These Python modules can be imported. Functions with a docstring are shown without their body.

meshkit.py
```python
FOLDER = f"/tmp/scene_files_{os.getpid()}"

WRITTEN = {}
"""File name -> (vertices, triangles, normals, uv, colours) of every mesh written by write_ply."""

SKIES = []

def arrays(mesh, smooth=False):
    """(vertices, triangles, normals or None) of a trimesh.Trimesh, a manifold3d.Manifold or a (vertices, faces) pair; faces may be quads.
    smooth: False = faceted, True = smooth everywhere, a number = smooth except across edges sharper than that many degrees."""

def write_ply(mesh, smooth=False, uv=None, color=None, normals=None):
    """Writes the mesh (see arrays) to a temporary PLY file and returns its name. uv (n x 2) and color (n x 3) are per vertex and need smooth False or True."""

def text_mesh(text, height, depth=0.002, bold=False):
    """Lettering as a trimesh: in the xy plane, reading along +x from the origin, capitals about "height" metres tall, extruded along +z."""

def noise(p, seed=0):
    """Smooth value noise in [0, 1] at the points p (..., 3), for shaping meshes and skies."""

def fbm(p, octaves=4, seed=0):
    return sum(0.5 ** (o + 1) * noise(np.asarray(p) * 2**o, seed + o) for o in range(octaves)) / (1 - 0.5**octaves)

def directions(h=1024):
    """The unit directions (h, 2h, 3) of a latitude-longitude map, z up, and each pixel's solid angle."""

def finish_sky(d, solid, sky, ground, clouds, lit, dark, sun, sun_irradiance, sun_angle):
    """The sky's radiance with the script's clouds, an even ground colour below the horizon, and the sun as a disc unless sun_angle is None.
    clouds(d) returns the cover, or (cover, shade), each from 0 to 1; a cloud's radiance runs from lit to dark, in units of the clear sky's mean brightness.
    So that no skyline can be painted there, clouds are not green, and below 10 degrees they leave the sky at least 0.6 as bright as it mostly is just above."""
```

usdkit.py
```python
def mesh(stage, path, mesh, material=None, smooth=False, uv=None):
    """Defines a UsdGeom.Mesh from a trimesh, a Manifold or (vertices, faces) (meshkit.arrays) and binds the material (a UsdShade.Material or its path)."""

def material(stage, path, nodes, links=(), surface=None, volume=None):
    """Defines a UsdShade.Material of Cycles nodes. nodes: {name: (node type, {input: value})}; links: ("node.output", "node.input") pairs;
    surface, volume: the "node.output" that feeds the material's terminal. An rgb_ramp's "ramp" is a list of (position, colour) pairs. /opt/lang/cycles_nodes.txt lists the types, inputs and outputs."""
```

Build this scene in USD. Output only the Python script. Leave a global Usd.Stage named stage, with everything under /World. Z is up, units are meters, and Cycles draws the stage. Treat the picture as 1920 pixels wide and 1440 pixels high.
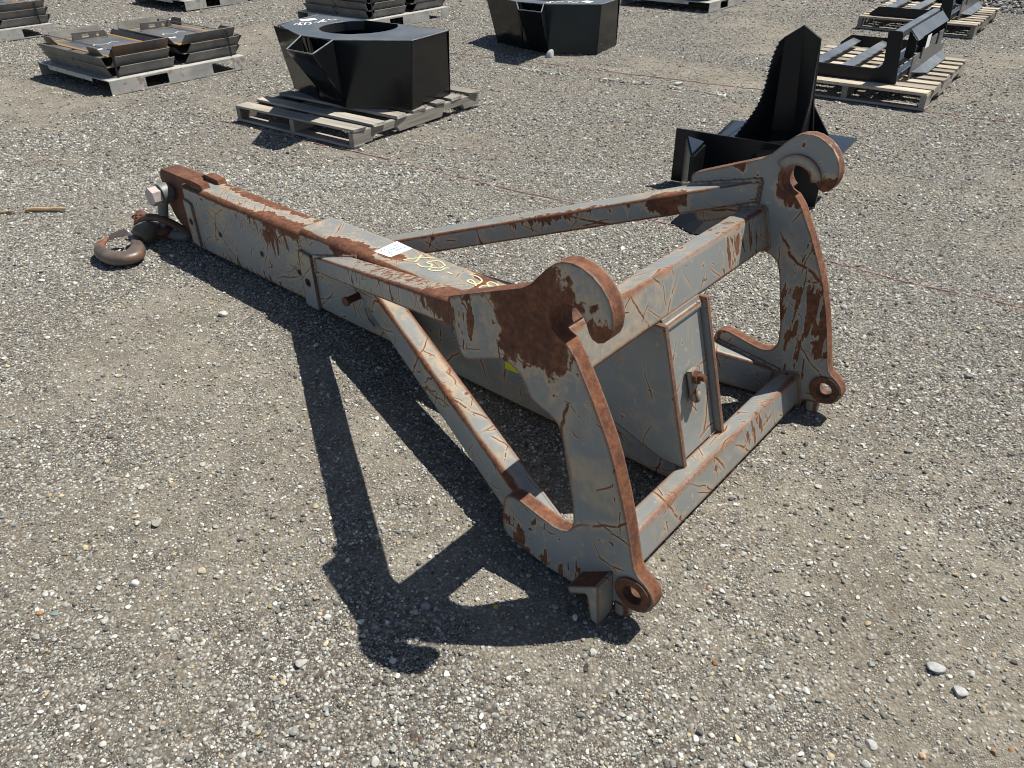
import math, random
import numpy as np, trimesh, shapely, usdkit, meshkit
from shapely.geometry import Polygon, Point, LineString
from pxr import Usd, UsdGeom, UsdLux, UsdShade, Gf, Sdf, Vt

random.seed(4); RNG = np.random.default_rng(11)
stage = Usd.Stage.CreateInMemory()
UsdGeom.SetStageUpAxis(stage, 'Z'); UsdGeom.SetStageMetersPerUnit(stage, 1.0)
UsdGeom.Xform.Define(stage, '/World'); UsdGeom.Scope.Define(stage, '/World/Looks')

# ------------------------------------------------------------------ camera, sky, sun
PITCH, ROLL, CAM_H = math.radians(33.875), math.radians(-0.670), 1.374
cam = UsdGeom.Camera.Define(stage, '/World/camera')
cam.CreateHorizontalApertureAttr(36.0); cam.CreateVerticalApertureAttr(27.0)
cam.CreateFocalLengthAttr(36.0 * 1448.5 / 1920)
cam.CreateClippingRangeAttr(Gf.Vec2f(0.05, 500))
cam.CreateExposureAttr(0.66)
F = np.array([0, math.cos(PITCH), -math.sin(PITCH)]); R0 = np.array([1.0, 0, 0]); U0 = np.cross(R0, F)
R_ = math.cos(ROLL) * R0 + math.sin(ROLL) * U0; U_ = -math.sin(ROLL) * R0 + math.cos(ROLL) * U0
m = Gf.Matrix4d(*R_, 0, *U_, 0, *(-F), 0, 0, 0, CAM_H, 1)
UsdGeom.Xformable(cam).AddTransformOp().Set(m)

SUN_EL, SUN_AZ = math.radians(59.6), math.radians(63.0)          # azimuth = atan2(x, y)
SUN_I, SKY_I = 1.25, 0.055
sd = np.array([math.cos(SUN_EL) * math.sin(SUN_AZ), math.cos(SUN_EL) * math.cos(SUN_AZ), math.sin(SUN_EL)])
sun = UsdLux.DistantLight.Define(stage, '/World/sun')
sun.CreateIntensityAttr(SUN_I); sun.CreateAngleAttr(0.5); sun.CreateNormalizeAttr(True); sun.CreateColorAttr(Gf.Vec3f(1.0, 0.962, 0.885))
zx = sd; xx = np.cross([0, 0, 1.0], zx); xx /= np.linalg.norm(xx); yx = np.cross(zx, xx)
UsdGeom.Xformable(sun).AddTransformOp().Set(Gf.Matrix4d(*xx, 0, *yx, 0, *zx, 0, 0, 0, 0, 1))
dome = UsdLux.DomeLight.Define(stage, '/World/sky')
skym = usdkit.material(stage, '/World/Looks/sky', {
    's': ('sky_texture', {'sky_type': 'single_scattering', 'sun_disc': False, 'sun_elevation': SUN_EL, 'sun_rotation': SUN_AZ}),
    'b': ('background_shader', {'strength': SKY_I})}, [('s.color', 'b.color')], surface='b.background')
UsdShade.MaterialBindingAPI.Apply(dome.GetPrim()).Bind(skym)
dome.GetPrim().SetCustomDataByKey('kind', 'structure')

# ------------------------------------------------------------------ helpers
used = {}
def numbered(parent, name):
    k = (parent, name); used[k] = used.get(k, -1) + 1
    return f'{parent}/{name}' + ('' if used[k] == 0 else f'_{used[k]:03d}')
def tag(prim, label=None, cat=None, group=None, kind=None):
    for k, v in (('label', label), ('category', cat), ('group', group), ('kind', kind)):
        if v: prim.SetCustomDataByKey(k, v)
    return prim
class Thing:
    """An Xform with its parts. Meshes are given in the thing's own frame (rotated by deg about z at loc)."""
    def __init__(s, name, label, cat, loc=(0, 0, 0), deg=0.0, group=None, parent=None, mat4=None):
        s.path = numbered('/World', name); x = UsdGeom.Xform.Define(stage, s.path)
        x.AddTranslateOp().Set(Gf.Vec3d(*map(float, loc)))
        if deg: x.AddRotateZOp().Set(float(deg))
        s.prim = tag(x.GetPrim(), label, cat, group)
        a = math.radians(deg); s.loc = np.array(loc, float)
        s.rot = np.array([[math.cos(a), -math.sin(a), 0], [math.sin(a), math.cos(a), 0], [0, 0, 1]])
    def w(s, p):                      # world point(s) -> own frame
        return (np.asarray(p, float) - s.loc) @ s.rot
    def part(s, name, mesh, mat, label=None, smooth=30, frame=None, under=None, kind=None):
        path = numbered(under or s.path, name)
        g = usdkit.mesh(stage, path, mesh, mat, smooth)
        if frame is not None:         # 4x4 column matrix, mesh given in that frame
            UsdGeom.Xformable(g).AddTransformOp().Set(Gf.Matrix4d(*np.asarray(frame, float).T.ravel()))
        if label: g.GetPrim().SetCustomDataByKey('label', label)
        if kind: g.GetPrim().SetCustomDataByKey('kind', kind)
        return path
def box(x0, x1, y0, y1, z0, z1):
    b = trimesh.creation.box([x1 - x0, y1 - y0, z1 - z0]); b.apply_translation([(x0 + x1) / 2, (y0 + y1) / 2, (z0 + z1) / 2]); return b
def cat(*ms): return trimesh.util.concatenate([x for x in ms])
def ext(poly, t):
    return trimesh.util.concatenate([trimesh.creation.extrude_polygon(g, t, engine='earcut') for g in getattr(poly, 'geoms', [poly])])
def prism_xz(poly, y0, y1):           # polygon in x,z, extruded along y from y0 to y1
    e = ext(poly, y1 - y0); v = e.vertices
    return trimesh.Trimesh(np.c_[v[:, 0], y1 - v[:, 2], v[:, 1]], e.faces, process=False)
def prism_yz(poly, x0, x1):
    e = ext(poly, x1 - x0); v = e.vertices
    return trimesh.Trimesh(np.c_[x0 + v[:, 2], v[:, 0], v[:, 1]], e.faces, process=False)
def rrect(w, h, r, n=5):
    return Polygon([(-w / 2 + r, -h / 2 + r), (w / 2 - r, -h / 2 + r), (w / 2 - r, h / 2 - r), (-w / 2 + r, h / 2 - r)]).buffer(r, quad_segs=n)
def frame_along(p0, p1, up=(0, 0, 1)):
    p0, p1 = np.asarray(p0, float), np.asarray(p1, float)
    x = p1 - p0; L = np.linalg.norm(x); x /= L; y = np.cross(up, x); y /= np.linalg.norm(y); z = np.cross(x, y)
    M = np.eye(4); M[:3, 0], M[:3, 1], M[:3, 2], M[:3, 3] = x, y, z, p0
    return M, L
def tube_mesh(L, w, h, r, n=5, steps=1):   # along +x from 0 to L, centred on the x axis
    e = ext(rrect(w, h, r, n), L); v = e.vertices
    return trimesh.Trimesh(np.c_[v[:, 2], v[:, 0], v[:, 1]], e.faces, process=False)
def spline(pts, n=60):
    from scipy.interpolate import CubicSpline
    pts = np.asarray(pts, float); d = np.r_[0, np.cumsum(np.linalg.norm(np.diff(pts, axis=0), axis=1))]
    return CubicSpline(d, pts)(np.linspace(0, d[-1], n))
def pipe(path, radii, sides=12, squash=None):
    p = np.asarray(path, float); rad = np.broadcast_to(radii, (len(p),)) if np.ndim(radii) == 0 else np.interp(np.linspace(0, 1, len(p)), np.linspace(0, 1, len(radii)), radii)
    t = np.gradient(p, axis=0); t /= np.linalg.norm(t, axis=1, keepdims=True)
    a = np.cross(t[0], [0, 0, 1.0]) if abs(t[0, 2]) < .9 else np.cross(t[0], [1.0, 0, 0]); A = []
    for k in range(len(p)):
        a = a - t[k] * (a @ t[k]); a = a / np.linalg.norm(a); A.append(a)
    A = np.array(A); B = np.cross(t, A); ang = np.arange(sides) * 2 * np.pi / sides
    v = p[:, None] + rad[:, None, None] * (np.cos(ang)[None, :, None] * A[:, None] + np.sin(ang)[None, :, None] * B[:, None])
    n = len(p); i, j = np.meshgrid(np.arange(n - 1), np.arange(sides), indexing='ij')
    q = np.stack([i * sides + j, i * sides + (j + 1) % sides, (i + 1) * sides + (j + 1) % sides, (i + 1) * sides + j], -1).reshape(-1, 4)
    f = np.vstack([q[:, [0, 1, 2]], q[:, [0, 2, 3]]]); v = v.reshape(-1, 3)
    v = np.vstack([v, p[:1], p[-1:]]); c0, c1 = len(v) - 2, len(v) - 1; k = np.arange(sides)
    f = np.vstack([f, np.c_[np.full(sides, c0), (k + 1) % sides, k], np.c_[np.full(sides, c1), (n - 1) * sides + k, (n - 1) * sides + (k + 1) % sides]])
    mm = trimesh.Trimesh(v, f, process=False); mm.fix_normals(); return mm
def rod(p0, p1, r, sides=16): return pipe([p0, (np.asarray(p0, float) + p1) / 2, p1], r, sides)
def slab(pts, t):                     # thin convex plate between planar 3D corners, thickness t to the back
    p = np.asarray(pts, float); n = np.cross(p[1] - p[0], p[2] - p[0]); n /= np.linalg.norm(n)
    return trimesh.convex.convex_hull(np.vstack([p, p - n * t]))
def slab_poly(pts, t):                # same for any planar outline
    p = np.asarray(pts, float); o = p[0]; n = np.zeros(3)
    for k in range(len(p)): n += np.cross(p[k] - o, p[(k + 1) % len(p)] - o)
    n /= np.linalg.norm(n); ax = p[1] - p[0]; ax /= np.linalg.norm(ax); ay = np.cross(n, ax)
    e = ext(Polygon(np.c_[(p - o) @ ax, (p - o) @ ay]), t); v = e.vertices
    return trimesh.Trimesh(o + v[:, :1] * ax + v[:, 1:2] * ay + (v[:, 2:] - t) * n, e.faces, process=False)

# ------------------------------------------------------------------ materials
class Ref:
    def __init__(s, n): s.n = n
class Graph:
    def __init__(s): s.nodes, s.links, s.i = {}, [], 0
    def __call__(s, kind, out=None, **kw):
        s.i += 1; name = f'n{s.i}'; vals = {}
        for k, v in kw.items():
            if isinstance(v, Ref): s.links.append((v.n, f'{name}.{k}'))
            else: vals[k] = v
        s.nodes[name] = (kind, vals)
        return Ref(f'{name}.{out}') if out else name
    def math(s, op, a, b=0.5, c=0.0, clamp=False): return s('math', 'value', math_type=op, value1=a, value2=b, value3=c, use_clamp=clamp)
    def step(s, v, lo, hi, t0=0.0, t1=1.0): return s('map_range', 'result', range_type='smoothstep', value=v, from_min=lo, from_max=hi, to_min=t0, to_max=t1, clamp=True)
    def noise(s, P, scale, detail=2.0, rough=.5, dist=0.0, out='fac'): return s('noise_texture', out, vector=P, scale=scale, detail=detail, roughness=rough, distortion=dist)
    def mix(s, f, a, b, t='mix'): return s('mix', 'color', mix_type=t, fac=f, color1=a, color2=b)
    def mapping(s, P, scale=(1, 1, 1), rot=(0, 0, 0), loc=(0, 0, 0)): return s('mapping', 'vector', vector=P, scale=scale, rotation=rot, location=loc)
    def make(s, name, surface): return usdkit.material(stage, '/World/Looks/' + name, s.nodes, s.links, surface=surface.n)

_seed = [0]
def rusty_paint(name, mode='tube', patches=(), edge=1.0, scratch=1.0, paint=(.205, .213, .207), bevel=.014, stripe=None, rim=.66, low=True, rusty=0.0):
    """Grey machine paint, chipped to rust along its edges and in scratches. mode: which faces count as flat (tube: the three axes; plate: y only)."""
    g = Graph(); _seed[0] += 1; o = _seed[0] * 3.71
    P = g('texture_coordinate', 'object')
    Q = g.mapping(P, loc=(o, o * .7, o * 1.3))
    bev = g('bevel', 'bevel', samples=4, radius=.005)
    no = g('vector_transform', 'vector', transform_type='normal', convert_from='world', convert_to='object', vector=g('bevel', 'bevel', samples=6, radius=.026 if mode == 'plate' else bevel))
    ab = g('vector_math', 'vector', math_type='absolute', vector1=no)
    sx = g('separate_xyz', vector=ab)
    if mode == 'plate': mx = Ref(sx + '.y')
    else: mx = g.math('maximum', g.math('maximum', Ref(sx + '.x'), Ref(sx + '.y')), Ref(sx + '.z'))
    e = g.math('subtract', 1.0, mx)
    nA = g.noise(Q, 16, 6, .68); nB = g.noise(Q, 70, 4, .6); nC = g.noise(Q, 3.6, 3, .55); nD = g.noise(Q, 150, 2, .5)
    # rust creeping from the edges
    en = g.math('add', g.math('multiply', g.math('subtract', nA, .5), 1.0), g.math('multiply', g.math('subtract', nC, .5), 1.1))
    ev = g.math('add', g.math('multiply', e, 4.2) if mode == 'tube' else g.math('minimum', g.math('multiply', e, 2.2), rim), en)
    eg = g.step(ev, .42 / edge, .50 / edge)
    ec = g.step(ev, .02 / edge, .48 / edge)
    # scratches: one straight-ish gouge through some cells of a voronoi field, bent by slow noise
    masks, halos = [eg], [ec]
    wob = g('vector_math', 'vector', math_type='subtract', vector1=g.noise(Q, 9, 2, .5, out='color'), vector2=(.5, .5, .5))
    wob2 = g('vector_math', 'vector', math_type='subtract', vector1=g.noise(Q, 45, 2, .6, out='color'), vector2=(.5, .5, .5))
    D = g('vector_math', 'vector', math_type='add', vector1=Q, vector2=g('vector_math', 'vector', math_type='scale', vector1=wob, scale=.034))
    D = g('vector_math', 'vector', math_type='add', vector1=D, vector2=g('vector_math', 'vector', math_type='scale', vector1=wob2, scale=.0032))
    for k, (sc, w, keep, st) in enumerate([(4.5, .0036, .66, (1, 1, 1)), (7.5, .0029, .68, (1, 1, .8)), (11.0, .0018, .40, (1, 1, 1)), (19.0, .0018, .36, (.8, 1, 1))]):
        M = g.mapping(D, scale=st, loc=(k * 5.3, 2.1 * k, 1.7 * k))
        v = g('voronoi_texture', feature='f1', vector=M, scale=sc)
        rel = g('vector_math', 'vector', math_type='subtract', vector1=M, vector2=Ref(v + '.position'))
        rv = g('vector_math', 'vector', math_type='subtract', vector1=Ref(v + '.color'), vector2=(.5, .5, .5))
        rv = g('vector_math', 'vector', math_type='normalize', vector1=rv)
        d = g.math('absolute', g('vector_math', 'value', math_type='dot_product', vector1=rel, vector2=rv))
        pres = g('white_noise_texture', 'value', dimensions='3D', vector=Ref(v + '.color'))
        gate = g.math('multiply', g.step(pres, 1 - keep * scratch ** 2 * .8, 1.02 - keep * scratch ** 2 * .8), g.step(g.math('add', g.math('multiply', nC, 1.0), g.math('multiply', nA, .35)), .53, .66))
        ww = g.math('multiply', g.math('multiply', g.math('add', nA, g.math('multiply', pres, .35)), w), g.step(Ref(v + '.distance'), 1.02, .35))
        masks.append(g.math('multiply', g.math('multiply', g.math('subtract', 1.0, g.step(g.math('divide', d, g.math('add', ww, .00001)), .70, 1.05)), gate), g.step(nB, .36, .44)))
        halos.append(g.math('multiply', g.math('multiply', g.math('subtract', 1.0, g.step(d, w * .4, w * 4.6)), gate), g.math('multiply', g.step(Ref(v + '.distance'), 1.02, .35), .8)))
    cg = g.noise(g.mapping(Q, scale=(1, 1, 1.5), rot=(.3, .5, .2)), 7.0, 2.2, .55, .5); cd = g.math('absolute', g.math('subtract', cg, .5))
    cgate = g.noise(g.mapping(Q, loc=(9.1, 4.7, 3.3)), 5.5, 3, .6); cgm = g.step(cgate, .60, .63)
    masks.append(g.math('multiply', g.math('subtract', 1.0, g.step(cd, .004, .0095)), cgm)); halos.append(g.math('multiply', g.math('subtract', 1.0, g.step(cd, .006, .04)), g.math('multiply', cgm, .7)))
    # small chips
    ch = g.noise(g.mapping(Q, loc=(3, 8, 1)), 34, 3, .55); chips = g.step(ch, .70, .715); masks.append(chips); halos.append(g.step(ch, .62, .71))
    nE = g.noise(g.mapping(Q, scale=(1, 1, .22), rot=(0, .35, 0)), 46, 3, .6)
    for pt in patches:
        c, r, wts = pt[:3]; rag = pt[3] if len(pt) > 3 else 0
        dv = g('vector_math', 'vector', math_type='multiply', vector1=g('vector_math', 'vector', math_type='subtract', vector1=P, vector2=c), vector2=wts)
        ln = g('vector_math', 'value', math_type='length', vector1=dv)
        dd = g.math('add', g.math('divide', ln, r), g.math('multiply', g.math('subtract', nA, .5), 2.0 if not rag else 1.2))
        dd = g.math('add', dd, g.math('multiply', g.math('subtract', nE, .5), .9 if not rag else rag * 2.2))
        if rag: dd = g.math('add', dd, .52)
        masks.append(g.math('subtract', 1.0, g.step(dd, .92, 1.03))); halos.append(g.math('subtract', 1.0, g.step(dd, .96, 1.36)))
    if stripe:                         # long worn ridge: (axis component, value, width)
        sp = g('separate_xyz', vector=P)
        for (axs, val, wid) in stripe:
            dd = g.math('add', g.math('divide', g.math('absolute', g.math('subtract', Ref(sp + '.' + axs), val)), wid), g.math('multiply', en, 1.5))
            masks.append(g.math('subtract', 1.0, g.step(dd, .8, .9))); halos.append(g.math('subtract', 1.0, g.step(dd, .9, 1.3)))
    def mx_all(l):
        r = l[0]
        for q in l[1:]: r = g.math('maximum', r, q)
        return r
    M, H = mx_all(masks), mx_all(halos)
    if rusty:
        M = g.math('maximum', M, g.step(g.math('add', nC, g.math('multiply', nA, .6)), 1.3 - rusty, 1.36 - rusty)); H = g.math('maximum', H, M)
    st = g.noise(g.mapping(Q, scale=(9, 9, .9)), 3, 3, .6)
    pc = g.mix(g.step(nC, .3, .7), paint, tuple(np.array(paint) * np.array((.84, .85, .85))))
    pc = g.mix(g.math('multiply', g.step(st, .5, .75), .26), pc, (.28, .24, .18))
    fine = g.noise(g.mapping(Q, scale=(1, 1, 7), rot=(.5, .7, .2)), 42, 3, .5)
    pc = g.mix(g.math('multiply', g.step(fine, .66, .72), .25), pc, (.38, .385, .375))
    pc = g.mix(g.math('multiply', g.math('subtract', 1.0, nD), .18), pc, (.13, .13, .13))
    bl_ = g.noise(g.mapping(Q, loc=(7, 1, 5)), 7.5, 5, .65); pc = g.mix(g.math('multiply', g.step(bl_, .52, .68), .34), pc, (.29, .235, .16))
    tint = g.mix(nB, (.40, .25, .12), (.46, .385, .27))
    pc = g.mix(g.math('multiply', H, .70), pc, tint)
    rc = g('rgb_ramp', 'color', fac=g.math('add', g.math('multiply', nB, .55), g.math('multiply', nA, .5)), ramp=[(.30, (.040, .015, .009)), (.48, (.092, .033, .016)), (.62, (.165, .063, .026)), (.78, (.27, .12, .05))])
    col = g.mix(M, pc, rc)
    rough = g('mix_float', 'result', fac=M, a=g('map_range', 'result', value=nA, from_min=.3, from_max=.7, to_min=.34, to_max=.5, clamp=True), b=.88)
    hgt = g.math('add', g.math('multiply', M, -.35), g.math('multiply', g.math('multiply', nD, M), .5))
    hgt = g.math('add', hgt, g.math('multiply', nC, .25))
    bn = g('bump', 'normal', height=hgt, strength=.55, distance=.004, normal=bev)
    s = g('principled_bsdf', 'BSDF', base_color=col, roughness=rough, normal=bn, specular_ior_level=.45)
    return g.make(name, s)

def rust_only(name, dark=1.0, metal=0.0):
    g = Graph(); P = g('texture_coordinate', 'object')
    a, b = g.noise(P, 18, 5, .65), g.noise(P, 120, 3, .6)
    v = g.math('add', g.math('multiply', a, .6), g.math('multiply', b, .45))
    c = g('rgb_ramp', 'color', fac=v, ramp=[(.32, tuple(dark * np.array((.035, .014, .009)))), (.5, tuple(dark * np.array((.10, .036, .017)))), (.66, tuple(dark * np.array((.20, .078, .032)))), (.8, tuple(dark * np.array((.30, .15, .08))))])
    bn = g('bump', 'normal', height=b, strength=.5, distance=.003, normal=g('bevel', 'bevel', samples=4, radius=.004))
    return g.make(name, g('principled_bsdf', 'BSDF', base_color=c, roughness=.8, metallic=metal, normal=bn))

def worn_metal(name, c0, c1, rust=.5, rough=.5, scale=1.0, metal=0.0, rustc=(.16, .065, .03), edge_rust=None, bump=.25, spec=.5):
    g = Graph(); P = g('texture_coordinate', 'object'); rnd = Ref(g('object_info') + '.random')
    Q = g('vector_math', 'vector', math_type='add', vector1=P, vector2=g('combine_color', 'color', r=g.math('multiply', rnd, 37.0), g=g.math('multiply', rnd, 91.0), b=g.math('multiply', rnd, 53.0)))
    a, b, d = g.noise(Q, 5 * scale, 4, .6), g.noise(Q, 24 * scale, 5, .65), g.noise(Q, 110 * scale, 2, .5)
    st = g.noise(g.mapping(Q, scale=(1, 1, 6), rot=(.2, .1, 0)), 6 * scale, 4, .6)
    c = g.mix(g.step(a, .3, .7), c0, c1)
    c = g.mix(g.math('multiply', g.step(st, .5, .7), .4), c, tuple(np.minimum(1, np.array(c1) * 1.25)))
    v = g.math('add', g.math('multiply', a, .7), g.math('multiply', b, .55))
    M = g.math('multiply', g.step(v, .88 - .35 * rust, .98 - .35 * rust), .8)
    c = g.mix(M, c, rustc)
    if edge_rust:
        sp = g('separate_xyz', vector=g('vector_math', 'vector', math_type='absolute', vector1=P)); hx, hy, colr = edge_rust
        q = g.math('maximum', g.math('subtract', Ref(sp + '.x'), hx), g.math('subtract', Ref(sp + '.y'), hy))
        q = g.math('add', q, g.math('multiply', g.math('subtract', b, .5), .03))
        M = g.step(q, -.055, -.042); c = g.mix(g.math('multiply', M, .9), c, g.mix(b, colr, tuple(np.array(colr) * .5)))
    r = g('map_range', 'result', value=b, from_min=.3, from_max=.7, to_min=rough - .1, to_max=rough + .12, clamp=True)
    bn = g('bump', 'normal', height=g.math('add', g.math('multiply', b, .6), g.math('multiply', d, .3)), strength=bump, distance=.003, normal=g('bevel', 'bevel', samples=4, radius=.003))
    return g.make(name, g('principled_bsdf', 'BSDF', base_color=c, roughness=r, metallic=metal, normal=bn, specular_ior_level=spec))

def gloss_black(name, base=.006, rough=.2, dust=.03, ior=1.5):
    g = Graph(); P = g('geometry', 'position')
    a, b, d = g.noise(P, 4, 3, .5), g.noise(P, 60, 3, .6), g.noise(P, 330, 1, .5)
    N = g('separate_xyz', vector=g('geometry', 'normal'))
    up = g.step(Ref(N + '.z'), .3, .9)
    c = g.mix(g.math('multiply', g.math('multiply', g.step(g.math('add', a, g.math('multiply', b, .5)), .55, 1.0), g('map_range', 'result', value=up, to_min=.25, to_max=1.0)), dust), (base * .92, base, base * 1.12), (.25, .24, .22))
    r = g('map_range', 'result', value=a, from_min=.3, from_max=.7, to_min=rough - .06, to_max=rough + .1, clamp=True)
    bn = g('bump', 'normal', height=g.math('add', g.math('multiply', a, 1.0), g.math('multiply', d, .025)), strength=.16, distance=.012, normal=g('bevel', 'bevel', samples=4, radius=.003))
    return g.make(name, g('principled_bsdf', 'BSDF', base_color=c, roughness=r, normal=bn, specular_ior_level=(.42 if rough < .25 else .26) if ior < 1.6 else .6, ior=ior))

def wood(name, c0, c1, c2, dark=(.05, .04, .03), stain=None):
    g = Graph(); P = g('texture_coordinate', 'object'); rnd = g('white_noise_texture', 'value', dimensions='3D', vector=g('vector_math', 'vector', math_type='multiply', vector1=Ref(g('object_info') + '.location'), vector2=(53.7, 73.1, 39.3)))
    off = g('combine_xyz', 'vector', x=g.math('multiply', rnd, 31.0), y=g.math('multiply', rnd, 57.0), z=g.math('multiply', rnd, 13.0))
    Q = g('vector_math', 'vector', math_type='add', vector1=P, vector2=off)
    gr = g.noise(g.mapping(Q, scale=(2.2, 60, 60)), 1.0, 5, .6, .6); bl = g.noise(g.mapping(Q, scale=(3, 9, 9)), 1.0, 3, .5)
    fine = g.noise(g.mapping(Q, scale=(5, 220, 220)), 1.0, 3, .6)
    c = g.mix(g.step(gr, .3, .7), c0, c1); c = g.mix(g.step(bl, .42, .75), c, c2)
    c = g.mix(g.math('multiply', g.step(fine, .58, .7), .6), c, dark)
    c = g('hsv', 'color', hue=.5, saturation=1.0, value=g('map_range', 'result', value=rnd, to_min=.62, to_max=1.22), color=c)
    if stain:
        sn = g.noise(g.mapping(Q, scale=(5, 6, 6)), 1.0, 4, .6); c = g.mix(g.math('multiply', g.step(sn, .60, .72), .75), c, stain)
    bn = g('bump', 'normal', height=g.math('add', gr, fine), strength=.45, distance=.003, normal=g('bevel', 'bevel', samples=4, radius=.003))
    return g.make(name, g('principled_bsdf', 'BSDF', base_color=c, roughness=.85, normal=bn, specular_ior_level=.25))

def plain(name, col, rough=.6, var=.15, scale=40):
    g = Graph(); P = g('texture_coordinate', 'object'); a = g.noise(P, scale, 4, .6)
    c = g.mix(g.step(a, .3, .7), col, tuple(np.array(col) * (1 - var)))
    return g.make(name, g('principled_bsdf', 'BSDF', base_color=c, roughness=rough))

def stone_mat(name, ramp, rough=.85):
    g = Graph(); info = g('object_info'); P = g('texture_coordinate', 'object')
    rnd = g('white_noise_texture', 'value', dimensions='3D', vector=g('vector_math', 'vector', math_type='multiply', vector1=Ref(info + '.location'), vector2=(531.7, 733.1, 391.3)))
    c = g('rgb_ramp', 'color', fac=rnd, ramp=ramp, interpolate=False)
    a = g.noise(P, 2.2, 4, .65)
    rn2 = g('white_noise_texture', 'value', dimensions='3D', vector=g('vector_math', 'vector', math_type='multiply', vector1=Ref(info + '.location'), vector2=(231.7, 133.1, 891.3)))
    c = g('hsv', 'color', hue=.5, saturation=1.0, value=g.math('multiply', g('map_range', 'result', value=rn2, to_min=.72, to_max=1.22), g('map_range', 'result', value=a, from_min=.3, from_max=.7, to_min=.8, to_max=1.15)), color=c)
    return g.make(name, g('principled_bsdf', 'BSDF', base_color=c, roughness=rough, specular_ior_level=.3))

# ------------------------------------------------------------------ ground
def cover_field(x, y):                 # how gravelly (1) or dusty and fine (0) the yard is at a place
    a = np.radians(-37); u, v = x * np.cos(a) + y * np.sin(a), -x * np.sin(a) + y * np.cos(a)
    p = np.stack([u * .42, v * 1.5, np.zeros_like(x)], -1)
    f = .55 * meshkit.fbm(p, 4, 3) + .45 * meshkit.fbm(np.stack([x * 2.3, y * 2.3, np.full_like(x, 4.2)], -1), 4, 8)
    return np.clip((f - .36) / .28, 0, 1)
def relief(x, y):
    p = np.stack([x * 1.3, y * 1.3, np.full_like(x, 1.7)], -1)
    return (meshkit.fbm(p, 3, 21) - .5) * .022 + (meshkit.fbm(p * 9, 2, 5) - .5) * .006 - .004
def axis_steps(lo, hi, fine_lo, fine_hi, step):
    a = list(np.arange(fine_lo, fine_hi + 1e-9, step)); s = step
    while a[-1] < hi: s *= 1.18; a.append(a[-1] + s)
    s = step
    while a[0] > lo: s *= 1.18; a.insert(0, a[0] - s)
    return np.array(a)
gx, gy = axis_steps(-90, 90, -6.5, 6.5, .045), axis_steps(-60, 110, .3, 11.5, .045)
X, Y = np.meshgrid(gx, gy); Z = relief(X, Y)
nx, ny = len(gx), len(gy); idx = np.arange(nx * ny).reshape(ny, nx)
quads = np.stack([idx[:-1, :-1], idx[:-1, 1:], idx[1:, 1:], idx[1:, :-1]], -1).reshape(-1, 4)
g = Graph(); P = g('geometry', 'position')
cov = g('attribute', 'fac', attribute='cover')
m2 = g.noise(P, 3.1, 4, .6); m3 = g.noise(P, 11, 4, .6); m4 = g.noise(P, 45, 3, .6)
fines = g.mix(g.step(m2, .3, .7), (.140, .121, .090), (.245, .220, .174)); fines = g.mix(g.math('multiply', g.step(m4, .4, .7), .6), fines, (.29, .266, .215))
cols = []
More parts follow.
